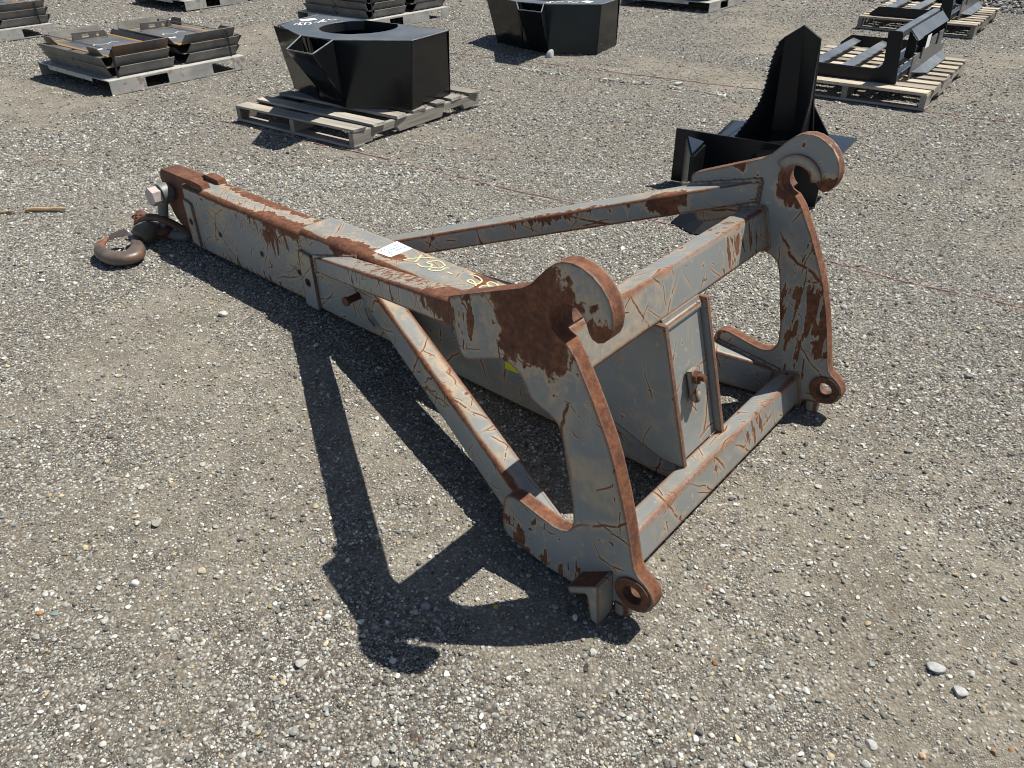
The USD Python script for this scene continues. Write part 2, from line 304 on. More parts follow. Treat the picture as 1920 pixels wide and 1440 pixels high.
for sc, dist in ((120, 0), (230, 0)):
    v = g('voronoi_texture', dimensions='3D', feature='f1', vector=P, scale=sc)
    s = g('separate_color', color=Ref(v + '.color'))
    c = g('rgb_ramp', 'color', fac=Ref(s + '.r'), ramp=[(0, (.035, .032, .029)), (.25, (.085, .077, .068)), (.5, (.18, .170, .146)), (.75, (.30, .287, .255)), (.92, (.45, .438, .395)), (1, (.62, .605, .555))])
    c = g.mix(g.math('multiply', g.math('greater_than', Ref(s + '.g'), .72), .5), c, (.23, .175, .12))
    d = g.step(Ref(v + '.distance'), .25, .75)
    cols.append((g.mix(g.math('multiply', d, .75), c, (.07, .058, .048)), Ref(v + '.distance')))
peb = g.mix(g.step(m3, .42, .58), cols[0][0], cols[1][0])
k = g.math('add', g.math('multiply', cov, .55), g.math('add', g.math('multiply', m4, .5), g.math('multiply', m3, .35)))
col = g.mix(g('map_range', 'result', value=g.step(k, .40, .68), to_min=.36, to_max=1.0), fines, peb)
h = g.math('subtract', 1.0, g('mix_float', 'result', fac=g.step(m3, .42, .58), a=cols[0][1], b=cols[1][1]))
hh = g.math('add', g.math('multiply', h, .8), g.math('multiply', g.noise(P, 420, 2, .6), .35))
bn = g('bump', 'normal', height=hh, strength=.9, distance=.006)
ground_mat = g.make('gravel_ground', g('principled_bsdf', 'BSDF', base_color=col, roughness=.93, normal=bn, specular_ior_level=.2))
gm = usdkit.mesh(stage, '/World/ground', (np.c_[X.ravel(), Y.ravel(), Z.ravel()], quads), ground_mat, True)
UsdGeom.PrimvarsAPI(gm).CreatePrimvar('cover', Sdf.ValueTypeNames.FloatArray, 'vertex').Set(Vt.FloatArray.FromNumpy(cover_field(X.ravel(), Y.ravel()).astype(np.float32)))
tag(gm.GetPrim(), 'packed gravel and dust ground of the yard', None, None, 'structure')

STONES = [(0, (.085, .084, .074)), (.12, (.15, .147, .130)), (.30, (.225, .221, .198)), (.48, (.31, .304, .273)), (.66, (.39, .383, .345)), (.80, (.475, .468, .425)), (.90, (.60, .59, .545)), (.925, (.32, .26, .165)), (.962, (.40, .34, .22)), (.985, (.27, .14, .06)), (.991, (.16, .185, .19)), (1, (.16, .185, .19))]
stone = stone_mat('gravel_stone', STONES)
def pebble(seed, sub=1, rough=.28, flat=.62):
    r = np.random.default_rng(seed); s = trimesh.creation.icosphere(sub)
    v = s.vertices * (1 + rough * (meshkit.noise(s.vertices * 1.3 + r.uniform(0, 90, 3), seed)[:, None] - .5) * 2)
    n = r.normal(size=(11, 3)); n /= np.linalg.norm(n, axis=1, keepdims=True)
    for q in n:                        # a few broken facets
        dd = v @ q; lim = r.uniform(.52, .86); v = v - np.maximum(dd - lim, 0)[:, None] * q
    v = v * [1, r.uniform(.68, .95), r.uniform(flat - .14, flat + .1)]
    return trimesh.Trimesh(v, s.faces, process=False)
def scatter(name, label, cat, pts, sizes, mat, protos, sub=1):
    path = f'/World/{name}'; pi = UsdGeom.PointInstancer.Define(stage, path); rel = []
    for k in range(protos):
        pp = f'{path}/stone_shape' + (f'_{k:03d}' if k else '')
        usdkit.mesh(stage, pp, pebble(100 + k, sub), mat, 28); rel.append(pp)
    n = len(pts); pi.CreatePrototypesRel().SetTargets([Sdf.Path(x) for x in rel])
    pi.CreateProtoIndicesAttr(Vt.IntArray.FromNumpy(RNG.integers(0, protos, n).astype(np.int32)))
    pi.CreatePositionsAttr(Vt.Vec3fArray.FromNumpy(pts.astype(np.float32)))
    pi.CreateScalesAttr(Vt.Vec3fArray.FromNumpy(np.repeat(sizes[:, None], 3, 1).astype(np.float32)))
    a = RNG.uniform(0, 2 * np.pi, n); t = RNG.normal(0, .16, (n, 2))
    q = np.stack([np.cos(a / 2), t[:, 0] * .5, t[:, 1] * .5, np.sin(a / 2)], 1); q /= np.linalg.norm(q, axis=1, keepdims=True)
    pi.CreateOrientationsAttr(Vt.QuathArray([Gf.Quath(*map(float, x)) for x in q]))
    tag(pi.GetPrim(), label, cat, None, 'stuff')
def throw(n, y0, y1, dens_pow, keep):  # random places on the ground inside the camera's view and a bit more
    out = []
    while sum(map(len, out)) < n:
        y = y0 + (y1 - y0) * RNG.random(n * 2) ** dens_pow; x = (RNG.random(n * 2) * 2 - 1) * (y * .86 + .75)
        w = RNG.random(n * 2) < keep(cover_field(x, y)) * np.clip((y * .86 + .75) / (y1 * .86 + .75), .0, 1) ** (1 if dens_pow >= 1 else 1)
        out.append(np.c_[x, y][w])
    p = np.vstack(out)[:n]; return p
def lay(p, s, sink=.25): return np.c_[p, relief(p[:, 0], p[:, 1]) + s * sink]
def size(n, med, sig, lo, hi): return np.clip(np.exp(RNG.normal(math.log(med), sig, n)), lo, hi)
N1 = 400000; p1 = throw(N1, .55, 4.2, 1.0, lambda c: .32 + .68 * c); s1 = size(N1, .0026, .46, .0012, .0095)
N2 = 300000; p2 = throw(N2, 3.9, 9.5, 1.0, lambda c: .20 + .80 * c ** 1.3); s2 = size(N2, .0043, .44, .0022, .013)
N3 = 3000; p3 = throw(N3, .6, 6.5, 1.0, lambda c: .10 + .90 * c ** 2); s3 = size(N3, .0078, .32, .0055, .018)
N4 = 80000; p4 = throw(N4, 9.0, 17, 1.0, lambda c: .3 + .7 * c); s4 = size(N4, .0085, .35, .005, .02)
NC = 700; tc = RNG.random(NC); bunch = (meshkit.noise(np.c_[tc * 14, tc * 0, tc * 0], 9) > .42)
p5 = np.c_[np.interp(tc, [0, .5, 1], [.10, 1.15, 1.75]), np.interp(tc, [0, .5, 1], [6.62, 6.02, 5.52])] + RNG.normal(0, .022, (NC, 2)); p5 = p5[bunch]; s5 = size(len(p5), .010, .4, .005, .022)
NH = 9000; hx = np.array([(-2.35, 5.2), (-2.1, 4.2), (-.4, 4.15), (.1, 5.0), (2.1, 3.55), (-2.9, 4.8), (.7, 5.4), (-1.3, 3.6)])[RNG.integers(0, 8, NH)]; p6 = hx + RNG.normal(0, 1, (NH, 2)) * [.33, .17]; s6 = size(NH, .0052, .4, .003, .013)
pp, ss = np.vstack([p1, p2, p3, p4, p5, p6]), np.r_[s1, s2, s3, s4, s5, s6]
scatter('loose_gravel', 'loose grey gravel and pebbles strewn over the yard', 'gravel', lay(pp, ss), ss, stone, 14)
# coarse ballast at the far right corner of the yard
NB = 15000; bp = np.c_[RNG.uniform(4.0, 12, NB), RNG.uniform(8.0, 16, NB)]; bp = bp[(bp[:, 1] > 9.15 + .9 * (5.12 - bp[:, 0]) + .25 * np.sin(bp[:, 0] * 5))]
bs = size(len(bp), .026, .3, .014, .05)
scatter('coarse_ballast', 'coarse dark grey stones along the far right edge of the yard', 'gravel', lay(bp, bs, .3), bs, stone_mat('ballast_stone', [(0, (.05, .05, .05)), (.4, (.11, .11, .108)), (.7, (.20, .198, .19)), (.88, (.36, .35, .33)), (1, (.5, .49, .46))]), 6)
# ------------------------------------------------------------------ the lifting jib
JD = math.degrees(math.atan2(-.661, .751)); JO = (0.252, 1.112, 0.0)
W_, T_, YC = 1.005, .036, .5205         # outer face of near plate at y=0, inner face of far plate at y=W_
jib = Thing('lifting_jib', 'long scratched grey lifting jib with two rusty hooked mounting plates', 'lifting jib', JO, JD)
OUT = [(.514, .612), (.510, .624), (.497, .631), (.367, .684), (.310, .708), (.287, .724), (.268, .746), (.250, .766), (.232, .782), (.212, .792), (.192, .795), (.170, .792), (.148, .783), (.128, .769), (.112, .750), (.102, .729), (.098, .708), (.100, .688), (.106, .672), (.116, .661), (.128, .656), (.140, .659), (.149, .670), (.155, .686), (.163, .699), (.176, .709), (.191, .714), (.209, .713), (.225, .705), (.236, .690), (.240, .668), (.233, .648), (.218, .636), (.200, .629), (.188, .617), (.175, .601), (.160, .575), (.134, .530), (.105, .474), (.091, .445), (.075, .406), (.061, .364), (.048, .325), (.034, .275), (.023, .232), (.010, .175), (.003, .152), (-.008, .139), (-.028, .128), (-.043, .112), (-.050, .090), (-.045, .067), (-.031, .050), (-.010, .042), (.020, .036), (.050, .028), (.100, .014), (.145, .008), (.240, .007), (.310, .019), (.354, .031), (.367, .045), (.370, .068), (.366, .132), (.362, .148), (.351, .159), (.336, .164), (.320, .165), (.258, .152), (.218, .145), (.196, .147), (.178, .156), (.167, .172), (.163, .192), (.167, .242), (.178, .296), (.188, .344), (.197, .385), (.204, .412), (.214, .434), (.235, .448), (.262, .455), (.282, .463), (.294, .482), (.302, .499), (.317, .515), (.340, .526), (.368, .527), (.455, .490), (.470, .487), (.481, .494), (.488, .510), (.495, .534), (.507, .582)]
plate_poly = Polygon([(-u, z) for u, z in OUT]).buffer(0)
plate_poly = plate_poly.buffer(.004, quad_segs=6).buffer(-.008, quad_segs=6).buffer(.004, quad_segs=6).simplify(.0006)
plate_poly = plate_poly.difference(Point(0, .088).buffer(.0245, quad_segs=10))
m_plateN = rusty_paint('jib_plate_near', 'plate', edge=1.08, scratch=1.08, rim=.84, patches=[((-.275, .0, .675), .118, (1, .0, .85)), ((-.335, 0, .69), .07, (1, 0, 1)), ((-.12, 0, .655), .050, (1, 0, 1)), ((-.345, 0, .06), .085, (1, 0, 1), 2.6), ((-.45, 0, .575), .034, (2.8, 0, .8)), ((-.49, 0, .56), .07, (1.6, 0, .7), 2.8), ((-.25, 0, .025), .06, (.6, 0, 1.6), 2.6), ((-.02, 0, .40), .06, (1, 0, .6), 2.8)])
m_plateF = rusty_paint('jib_plate_far', 'plate', edge=1.02, rim=.74, scratch=1.0, patches=[((-.20, 0, .655), .055, (1, 0, 1)), ((-.118, 0, .668), .035, (1, 0, 1)), ((-.085, 0, .30), .10, (1.1, 0, .7), 3.6), ((-.06, 0, .28), .07, (1.4, 0, .6), 2.6), ((-.18, 0, .30), .07, (2, 0, .6), 3.0), ((-.37, 0, .685), .02, (1, 0, 1)), ((-.205, 0, .765), .018, (1.6, 0, .8), 1.6)])
jib.part('side_plate', prism_xz(plate_poly, 0, T_), m_plateN, 'near hooked plate with dark rust spread over its hook')
jib.part('side_plate', prism_xz(plate_poly, W_, W_ + T_), m_plateF, 'far hooked plate, mostly grey with a rusty edge')
ring = Point(0, .088).buffer(.043, quad_segs=12).difference(Point(0, .088).buffer(.0238, quad_segs=12))
rusty = rust_only('dark_rust'); brown = rust_only('brown_rust', .8)
m_ring = rust_only('bushing_rust', .75)
jib.part('pin_bushing', prism_xz(ring, -.006, T_ + .004), m_ring); jib.part('pin_bushing', prism_xz(ring, W_ - .006, W_ + T_ + .004), m_ring)
# rounded inner lining of each hook throat: worn bearing pad
def arc_ring(r0, r1, a0, a1):
    A = np.radians(np.linspace(a0, a1, 30)); return Polygon([(-.205 + r1 * math.cos(a), .673 + r1 * math.sin(a)) for a in A] + [(-.205 + r0 * math.cos(a), .673 + r0 * math.sin(a)) for a in A[::-1]])
jib.part('throat_lining', prism_xz(arc_ring(.0385, .051, 62, 238), .002, T_ + .060), rusty); jib.part('throat_lining', prism_xz(arc_ring(.0385, .050, 62, 238), W_ - .003, W_ + T_ + .035), rusty)
jib.part('throat_ring', prism_xz(arc_ring(.0395, .068, 5, 150), W_ - .007, W_ + .001), m_plateF)
# feet: welded angle pieces low on the outer faces
foot = Polygon([(-.046, .0), (-.054, .118), (-.132, .062), (-.126, .044), (-.080, .076), (-.066, .004)]).buffer(.004).buffer(-.004)
m_foot = rusty_paint('jib_foot', 'tube', edge=1.2, scratch=.9, rusty=.08)
jib.part('foot_bracket', prism_xz(foot, -.056, .001), m_foot); jib.part('foot_bracket', prism_xz(foot, W_ + T_ - .001, W_ + T_ + .056), m_foot)
for y in (.018, W_ + .018): jib.part('foot_pad', trimesh.creation.cylinder(.022, .036, transform=trimesh.transformations.translation_matrix([-.030, y, .018])), m_foot)

def tube_part(name, p0, p1, w, h, r, mat, up=(0, 0, 1), label=None, n=6):
    M, L = frame_along(p0, p1, up); jib.part(name, tube_mesh(L, w, h, r, n), mat, label, smooth=40, frame=M)
m_bar = rusty_paint('jib_bar', 'tube', bevel=.030, edge=1.35, scratch=1.22, patches=[((.82, -.037, .02), .05, (.6, 1, 1), 3.6)])
m_bar2 = rusty_paint('jib_bar_low', 'tube', bevel=.036, edge=1.4, scratch=1.22, patches=[((.72, -.033, .0), .04, (.5, 1, 1), 3.2)])
tilt = math.radians(15)
upv = (-math.sin(tilt), 0, math.cos(tilt))
tube_part('upper_crossbar', (-.298, T_ - .004, .512), (-.298, W_ + .004, .512), .075, .118, .014, m_bar, upv)
tube_part('lower_crossbar', (-.106, T_ - .004, .050), (-.106, W_ + .004, .050), .066, .096, .012, m_bar2, upv)
# weld collars where the bars meet the plates
def collar(name, c, w, h, y, s):
    M, L = frame_along((c[0], y, c[1]), (c[0], y + s, c[1]), upv)
    e = cat(*[tube_mesh(.005, w + .018 - .006 * k, h + .018 - .006 * k, .016, 5).apply_translation([.0045 * k, 0, 0]) for k in range(3)]); jib.part('weld_bead', e, m_bar, frame=M)
collar('w', (-.298, .512), .075, .118, T_ - .001, 1); collar('w', (-.298, .512), .075, .118, W_ + .001, -1)
collar('w', (-.106, .050), .066, .096, T_ - .001, 1); collar('w', (-.106, .050), .066, .096, W_ + .001, -1)
# boom: outer sleeve and the tube that slides in it
SW, SH, SZ = .170, .312, .160
m_sleeve = rusty_paint('jib_sleeve', 'tube', edge=1.15, scratch=.98, stripe=None, patches=[((.42, -.02, .156), .035, (.5, 1, 1)), ((.80, .012, .156), .028, (2.6, .55, 1)), ((.775, .05, .156), .030, (.6, 1.8, 1)), ((.80, -.055, .156), .022, (1.2, .5, 1)), ((.95, .085, .14), .05, (.35, 1, 1)), ((.28, -.07, .15), .05, (.4, 1, 1))])
m_inner = rusty_paint('jib_inner_boom', 'tube', edge=1.5, scratch=1.2, patches=[((.5, -.085, -.15), .07, (.1, 1, 1), 1.6), ((.62, -.085, .085), .05, (.3, 1, 1), 3.4), ((.93, .02, .15), .10, (.5, .8, 1)), ((.75, -.06, .15), .05, (.15, 1, 1)), ((.45, .06, .15), .05, (.15, 1, 1))])
SLV = (-1.72, YC, SZ)
tube_part('inner_boom', (-2.535, YC - .005, .150), (-1.60, YC - .005, .150), .146, .288, .030, m_inner, n=7, label='sliding inner tube of the boom, top edge worn to rust')
for cy in (YC - SW / 2, YC + SW / 2):
    s = -1 if cy < YC else 1
    holes = Polygon([(-1.727, .02), (-1.650, .015), (-1.655, .232), (-1.727, .24)]).buffer(-.008).buffer(.008).difference(Point(-1.693, .118).buffer(.015))
    jib.part('collar_plate', prism_xz(holes, min(cy, cy + s * .012), max(cy, cy + s * .012)), m_sleeve)
    hole2 = Polygon([(-2.535, .04), (-2.475, .03), (-2.478, .225), (-2.535, .235)]).buffer(-.006).buffer(.006).difference(Point(-2.506, .14).buffer(.013))
    ci = YC - .005 + s * .0730
    jib.part('collar_plate', prism_xz(hole2, min(ci, ci + s * .010), max(ci, ci + s * .010)), m_inner)
# dark round pin holes along the side of the inner tube
hole_dark = plain('hole_dark', (.012, .010, .009), .9)
for u, z in ((2.30, .135), (2.005, .135), (1.765, .13)):
    jib.part('pin_hole', prism_xz(Point(-u, z).buffer(.0135).difference(Point(-u, z).buffer(.0105)), YC - .005 - .0740, YC - .005 - .068), m_inner)
    jib.part('pin_hole_bore', prism_xz(Point(-u, z).buffer(.0118), YC - .005 - .0738, YC - .005 - .068), hole_dark)
for u, z in ((1.693, .118),):
    jib.part('pin_hole_bore', prism_xz(Point(-u, z).buffer(.0148), YC - SW / 2 - .0035, YC - SW / 2 + .002), hole_dark)
jib.part('pin_hole_bore', prism_xz(Point(-2.506, .14).buffer(.0128), YC - .005 - .0832, YC - .070), hole_dark)
# nose: thick lug that carries the shackle, lugs on top of the nose
nose = Polygon([(-2.50, .03), (-2.66, .045), (-2.735, .10), (-2.775, .18), (-2.778, .27), (-2.76, .303), (-2.50, .303)]).buffer(-.012).buffer(.012)
jib.part('nose_lug', prism_xz(nose, YC - .045, YC + .035), rust_only('nose_rust', .85))
m_nose = rusty_paint('jib_nose_cap', 'tube', edge=1.6, scratch=1.1, rusty=.72)
jib.part('end_plate', box(-2.545, -2.533, YC - .072, YC + .062, .012, .29), m_nose)
for y in (YC - .060, YC + .016): jib.part('stop_lug', prism_xz(Polygon([(-2.53, .290), (-2.53, .305), (-2.50, .316), (-2.41, .312), (-2.40, .290)]), y, y + .038), m_nose)
# (the sleeve itself is cut along the gusset face below)
# upper braces (plate to sleeve) and lower braces
m_br = rusty_paint('jib_brace', 'tube', edge=1.55, scratch=1.25, patches=[((.30, .0, .045), .13, (.8, .5, 1.9)), ((.20, .01, .045), .09, (.8, .5, 1.9)), ((.8, -.04, .01), .07, (.16, 1, 1), 3.4), ((.45, -.04, -.01), .05, (.3, 1, 1), 3.4)])
m_brF = rusty_paint('jib_brace_far', 'tube', edge=1.15, scratch=.9, patches=[((.27, .04, .022), .042, (.7, 1, 1)), ((.285, .04, -.005), .026, (1.6, 1, .55)), ((.255, .04, -.01), .020, (1.8, 1, .5)), ((.62, .04, .028), .03, (.12, 1, 1), 1.8)])
m_br2 = rusty_paint('jib_brace_low', 'tube', edge=1.5, scratch=1.12, bevel=.026)
import manifold3d
def clip(mesh, normal, off):           # keep the side the normal points to
    mm = manifold3d.Manifold(manifold3d.Mesh(np.asarray(mesh.vertices, np.float32), np.asarray(mesh.faces, np.uint32)))
    if mm.is_empty(): mesh.merge_vertices(); mm = manifold3d.Manifold(manifold3d.Mesh(np.asarray(mesh.vertices, np.float32), np.asarray(mesh.faces, np.uint32)))
    r = mm.trim_by_plane(list(map(float, normal)), float(off)).to_mesh(); return trimesh.Trimesh(r.vert_properties[:, :3], r.tri_verts, process=False)
def clipped_brace(name, p0, p1, w, h, r, mat, ya, yb, label=None):
    M, L = frame_along(p0, p1); e = tube_mesh(L, w, h, r, 6); e.apply_transform(M)
    e = clip(clip(e, (0, 1, 0), ya), (0, -1, 0), -yb); e.apply_transform(np.linalg.inv(M)); jib.part(name, e, mat, label, smooth=40, frame=M)
YM = (W_ + T_) / 2; m_weld = rusty_paint('jib_weld', 'plate', edge=.8, scratch=.8, paint=(.27, .275, .265))
def line(u, a, b, u0, u1): t = (u - u0) / (u1 - u0); return a + (b - a) * t
for s, mt, lb in ((-1, m_br, 'near upper brace, its top half covered in dark rust'), (1, m_brF, 'far upper brace with a flaking rust spot near the plate')):
    def up_(u): y = line(u, .0474, .4083, .45, 1.45); return (-u, y if s < 0 else 2 * YM - y, line(u, .5745, .2559, .45, 1.45))
    def lo_(u): y = line(u, .0565, .389, .3, 1.2); return (-u, y if s < 0 else 2 * YM - y, line(u, .062, .187, .3, 1.2))
    ya, yb = (T_ - .003, YC - SW / 2 + .006) if s < 0 else (YC + SW / 2 - .006, W_ + .003)
    for fn, w_, h_, u0_, u1_ in ((up_, .080, .066, .30, 1.72), (lo_, .070, .112, .17, 1.50)):
        A_, B_ = np.array(fn(u0_)), np.array(fn(u1_)); Mx, Lx = frame_along(A_, B_)
        for yy, en_ in ((T_ if s < 0 else W_, 0), (YC + s * SW / 2, 1)):
            ring_ = []
            for (a_, b_) in ((-1, -1), (1, -1), (1, 1), (-1, 1)):
                c0_ = Mx[:3, 3] + Mx[:3, 1] * a_ * w_ / 2 + Mx[:3, 2] * b_ * h_ / 2; t_ = (yy - c0_[1]) / Mx[1, 0]; ring_.append(c0_ + Mx[:3, 0] * t_)
            cc_ = np.mean(ring_, 0); rp = []
            for k_ in range(4):
                for q_ in np.linspace(0, 1, 40, endpoint=False): rp.append(ring_[k_] * (1 - q_) + ring_[(k_ + 1) % 4] * q_)
            rp = np.array(rp + rp[:1]); rp = rp + (rp - cc_) * .01
            rp = rp[np.array([-.03 < -q_[0] - (.16 if en_ == 0 and fn is lo_ else .28) for q_ in rp])] if False else rp
            jib.part('weld_bead', pipe(rp, .0065 + .0016 * np.sin(np.arange(len(rp)) * 1.9) + .001 * np.sin(np.arange(len(rp)) * .7), 7), m_weld, smooth=50)
    clipped_brace('upper_brace', up_(.30), up_(1.72), .080, .066, .014, mt, ya, yb, lb)
    clipped_brace('lower_brace', lo_(.17), lo_(1.50), .070, .112, .014, m_br2, ya, yb)
MS, LS = frame_along(SLV, (-.06, YC, SZ)); sl = tube_mesh(LS, SW, SH, .034, 7); sl.apply_transform(MS)
sl = clip(sl, (-.967, 0, -.258), .1218 + .008); sl.apply_transform(np.linalg.inv(MS)); jib.part('boom_sleeve', sl, m_sleeve, 'grey outer sleeve of the boom with chalk figures on top', smooth=40, frame=MS)
# end gusset box between the two crossbars
m_gus = rusty_paint('jib_gusset', 'tube', edge=1.0, scratch=.95); m_gusP = rusty_paint('jib_gusset_side', 'plate', edge=1.0, scratch=.55, rim=.8)
gp = Polygon([(-.226, .470), (-.124, .092), (-.190, .088), (-.346, .136), (-.62, .215), (-.62, .31), (-.34, .462)])
jib.part('gusset_side', prism_xz(gp, YC - SW / 2 - .014, YC - SW / 2 - .001), m_gusP); jib.part('gusset_side', prism_xz(gp, YC + SW / 2 + .012, YC + SW / 2 + .025), m_gusP)
M, L = frame_along((-.150, YC + .006, .090), (-.252, YC + .006, .472), (-1, 0, 0))
jib.part('gusset_face', box(0, L, -SW / 2 - .002, SW / 2 + .002, -.006, .006), m_gus, frame=M)
M2, L2 = frame_along((-.246, YC - SW / 2 - .004, .448), (-.246, YC + SW / 2 + .016, .448))
jib.part('weld_bead', tube_mesh(L2, .026, .026, .012, 4), m_gus, frame=M2)
# bolt and keeper tab on the gusset face
tabm = rusty_paint('jib_tab', 'tube', edge=.8, scratch=.6)
MT = M.copy(); MT[:3, 3] = M[:3, 3] + M[:3, 0] * .155 + M[:3, 1] * (-.005) - M[:3, 2] * .008
jib.part('keeper_tab', tube_mesh(.082, .032, .016, .004, 3).apply_translation([-.006, 0, -.010]), tabm, frame=MT)
pr = jib.part('bolt', cat(trimesh.creation.cylinder(.0085, .030, sections=20).apply_translation([.055, 0, -.03]), trimesh.creation.cylinder(.019, .012, sections=6).apply_translation([.055, 0, -.022])), brown, frame=MT)
jib.part('weld_lump', trimesh.creation.icosphere(2, .017).apply_scale([1.2, .9, .7]).apply_translation([.005, -.004, -.016]), tabm, frame=MT)
# locking pin and latch pin on the near side of the sleeve
jib.part('locking_pin', cat(rod((-1.395, YC - SW / 2 + .01, .165), (-1.395, YC - SW / 2 - .072, .165), .0125), rod((-1.395, YC - SW / 2 - .066, .165), (-1.395, YC - SW / 2 - .074, .165), .017)), brown)
jib.part('small_clip', cat(rod((-1.36, YC - SW / 2 - .012, .085), (-1.33, YC - SW / 2 - .014, .07), .004), rod((-1.36, YC - SW / 2 - .012, .085), (-1.375, YC - SW / 2 - .012, .125), .0025)), tabm)
# paper label, chalk figures, yellow sticker
paper = plain('paper_white', (.80, .80, .80), .7, .06, 20); pen = plain('pen_blue', (.13, .22, .46), .7)
zt = SZ + SH / 2
lab = [(-1.359, .481), (-1.364, .585), (-1.279, .578), (-1.285, .484)]
def flat_poly(pts, z, t=.0009): e = ext(Polygon(pts), t); e.apply_translation([0, 0, z]); return e
lp = jib.part('paper_label', flat_poly(lab, zt + .0006), paper, 'white paper label with faint pen marks')
def lab_pt(s, t): a, b, c_, d = map(np.array, lab); return (1 - s) * ((1 - t) * a + t * d) + s * ((1 - t) * b + t * c_)
marks = []
rr = random.Random(5)
for (t0, s0, s1) in ((.22, .08, .36), (.22, .5, .6), (.24, .72, .9), (.45, .25, .85), (.66, .18, .30), (.68, .42, .95), (.84, .1, .22)):
    sx_ = s0
    while sx_ < s1:
        l = rr.uniform(.02, .06); a_, b_ = lab_pt(sx_, t0 + rr.uniform(-.05, .05)), lab_pt(min(sx_ + l, s1), t0 + rr.uniform(-.07, .07)); marks.append(LineString([a_, b_]).buffer(.0013)); sx_ += l + rr.uniform(.005, .03)
jib.part('pen_marks', flat_poly(shapely.union_all(marks).convex_hull, zt + .0018) if False else trimesh.util.concatenate([flat_poly(list(q.exterior.coords), zt + .0016) for q in getattr(shapely.union_all(marks), 'geoms', [shapely.union_all(marks)])]), pen, under=lp)
chalk = plain('chalk_yellow', (.60, .585, .34), .9, .3, 220); chalkw = plain('chalk_white', (.62, .62, .60), .9, .3, 220)
def stroke(pts, w): return LineString(spline(np.array(pts), 40)[:, :2] if len(pts) > 2 else pts).buffer(w, quad_segs=3)
CH = {'chalk_letter_x': [[(-1.236, .499), (-1.221, .525), (-1.199, .551), (-1.169, .570)], [(-1.220, .561), (-1.209, .544), (-1.196, .511)]],
      'chalk_figure_five': [[(-1.100, .552), (-1.148, .562), (-1.160, .545), (-1.162, .532), (-1.150, .532), (-1.136, .530), (-1.131, .521), (-1.144, .506), (-1.164, .502), (-1.182, .509)]],
      'chalk_figure_eight': [[(-1.079, .547), (-1.087, .543), (-1.087, .525), (-1.093, .511), (-1.108, .503), (-1.120, .501), (-1.124, .510), (-1.110, .524), (-1.100, .534), (-1.102, .546)], [(-.878, .557), (-.899, .564), (-.915, .558), (-.913, .547), (-.899, .540), (-.891, .519), (-.900, .506), (-.911, .510), (-.914, .524), (-.899, .540), (-.877, .547), (-.878, .557)]],
      'chalk_dash': [[(-1.061, .525), (-1.043, .525)]],
      'chalk_figure_two': [[(-.993, .557), (-.976, .563), (-.955, .560), (-.938, .550), (-.932, .536), (-.934, .522), (-.955, .517), (-.972, .522), (-.972, .530), (-.953, .530), (-.930, .514)]]}
for nm, sts in CH.items():
    for grp in ([sts] if nm != 'chalk_figure_eight' else [[x] for x in sts]):
        u_ = shapely.union_all([stroke(s, .0026) for s in grp]); jib.part(nm, ext(u_, .0008).apply_translation([0, 0, zt + .0006]), chalk)
stk = Polygon([(-.745, .168), (-.690, .160), (-.690, .138), (-.745, .134)]); jib.part('yellow_sticker', prism_xz(stk, YC - SW / 2 - .0012, YC - SW / 2 - .0003), plain('sticker_yellow', (.62, .60, .02), .5))

# ------------------------------------------------------------------ shackles and hook at the tip
def J(u, y, z): return np.array(JO) + (jib.rot @ np.array([-u, y, z]))
def JP(l): return np.array([J(*q) for q in l])
galv = worn_metal('shackle_grey', (.10, .105, .10), (.17, .175, .165), rust=.35, rough=.55, metal=.3); boltm = worn_metal('bolt_pink', (.34, .27, .25), (.42, .36, .34), rust=.4, rough=.6)
sh = Thing('bow_shackle', 'big grey bow shackle bolted through the tip of the boom', 'shackle', J(2.66, .517, 0))
half = [(2.703, .437, .226), (2.728, .433, .17), (2.748, .430, .11), (2.752, .427, .06), (2.722, .430, .032), (2.682, .458, .022)]
P_ = spline(JP(half + [(2.664, .517, .021)] + [(u, 1.032 - y, z) for u, y, z in half[::-1]]), 80)
sh.part('bow', pipe(sh.w(P_), [.027, .022, .0205, .024, .026, .024, .0205, .022, .027], 16), galv, smooth=60)
for y in (.437, .595):
    e = prism_xz(Point(-2.703, .216).buffer(.046, quad_segs=12), y - .020, y + .020); e.vertices = np.array(JO) + e.vertices @ jib.rot.T
    sh.part('eye', e.apply_transform(np.linalg.inv(trimesh.transformations.translation_matrix(sh.loc))), galv)
hx = trimesh.creation.cylinder(.040, .040, sections=6); hx.apply_transform(trimesh.transformations.rotation_matrix(math.pi / 2, [1, 0, 0])); hx.apply_transform(trimesh.transformations.rotation_matrix(.35, [0, 1, 0])); hx.apply_translation([-2.703, .394, .216]); hx.vertices = np.array(JO) + hx.vertices @ jib.rot.T
bp_ = sh.part('bolt', rod(sh.w(J(2.703, .39, .216)), sh.w(J(2.703, .635, .216)), .021), boltm)
sh.part('bolt_head', trimesh.Trimesh(sh.w(hx.vertices), hx.faces, process=False), boltm, under=bp_)
s2_ = Thing('rusty_shackle', 'small rusty shackle with a wired pin looped through the big shackle', 'shackle', J(2.74, .40, 0))
P_ = spline(JP([(2.838, .360, .074), (2.805, .380, .098), (2.765, .398, .104), (2.722, .425, .092), (2.680, .462, .055), (2.652, .482, .026), (2.668, .470, .018), (2.715, .440, .018), (2.765, .405, .020), (2.795, .372, .026)]), 60)
s2_.part('bow', pipe(s2_.w(P_), [.019, .0165, .0165, .017, .017, .0165, .019], 12), worn_metal('rusty_bow', (.07, .040, .026), (.13, .07, .04), rust=.8, rough=.7), smooth=60)
hookm = worn_metal('hook_steel', (.065, .050, .043), (.125, .098, .082), rust=.62, rough=.45, rustc=(.19, .082, .03), metal=.2, bump=.5, scale=1.6)
orange = rust_only('orange_rust', 1.5)
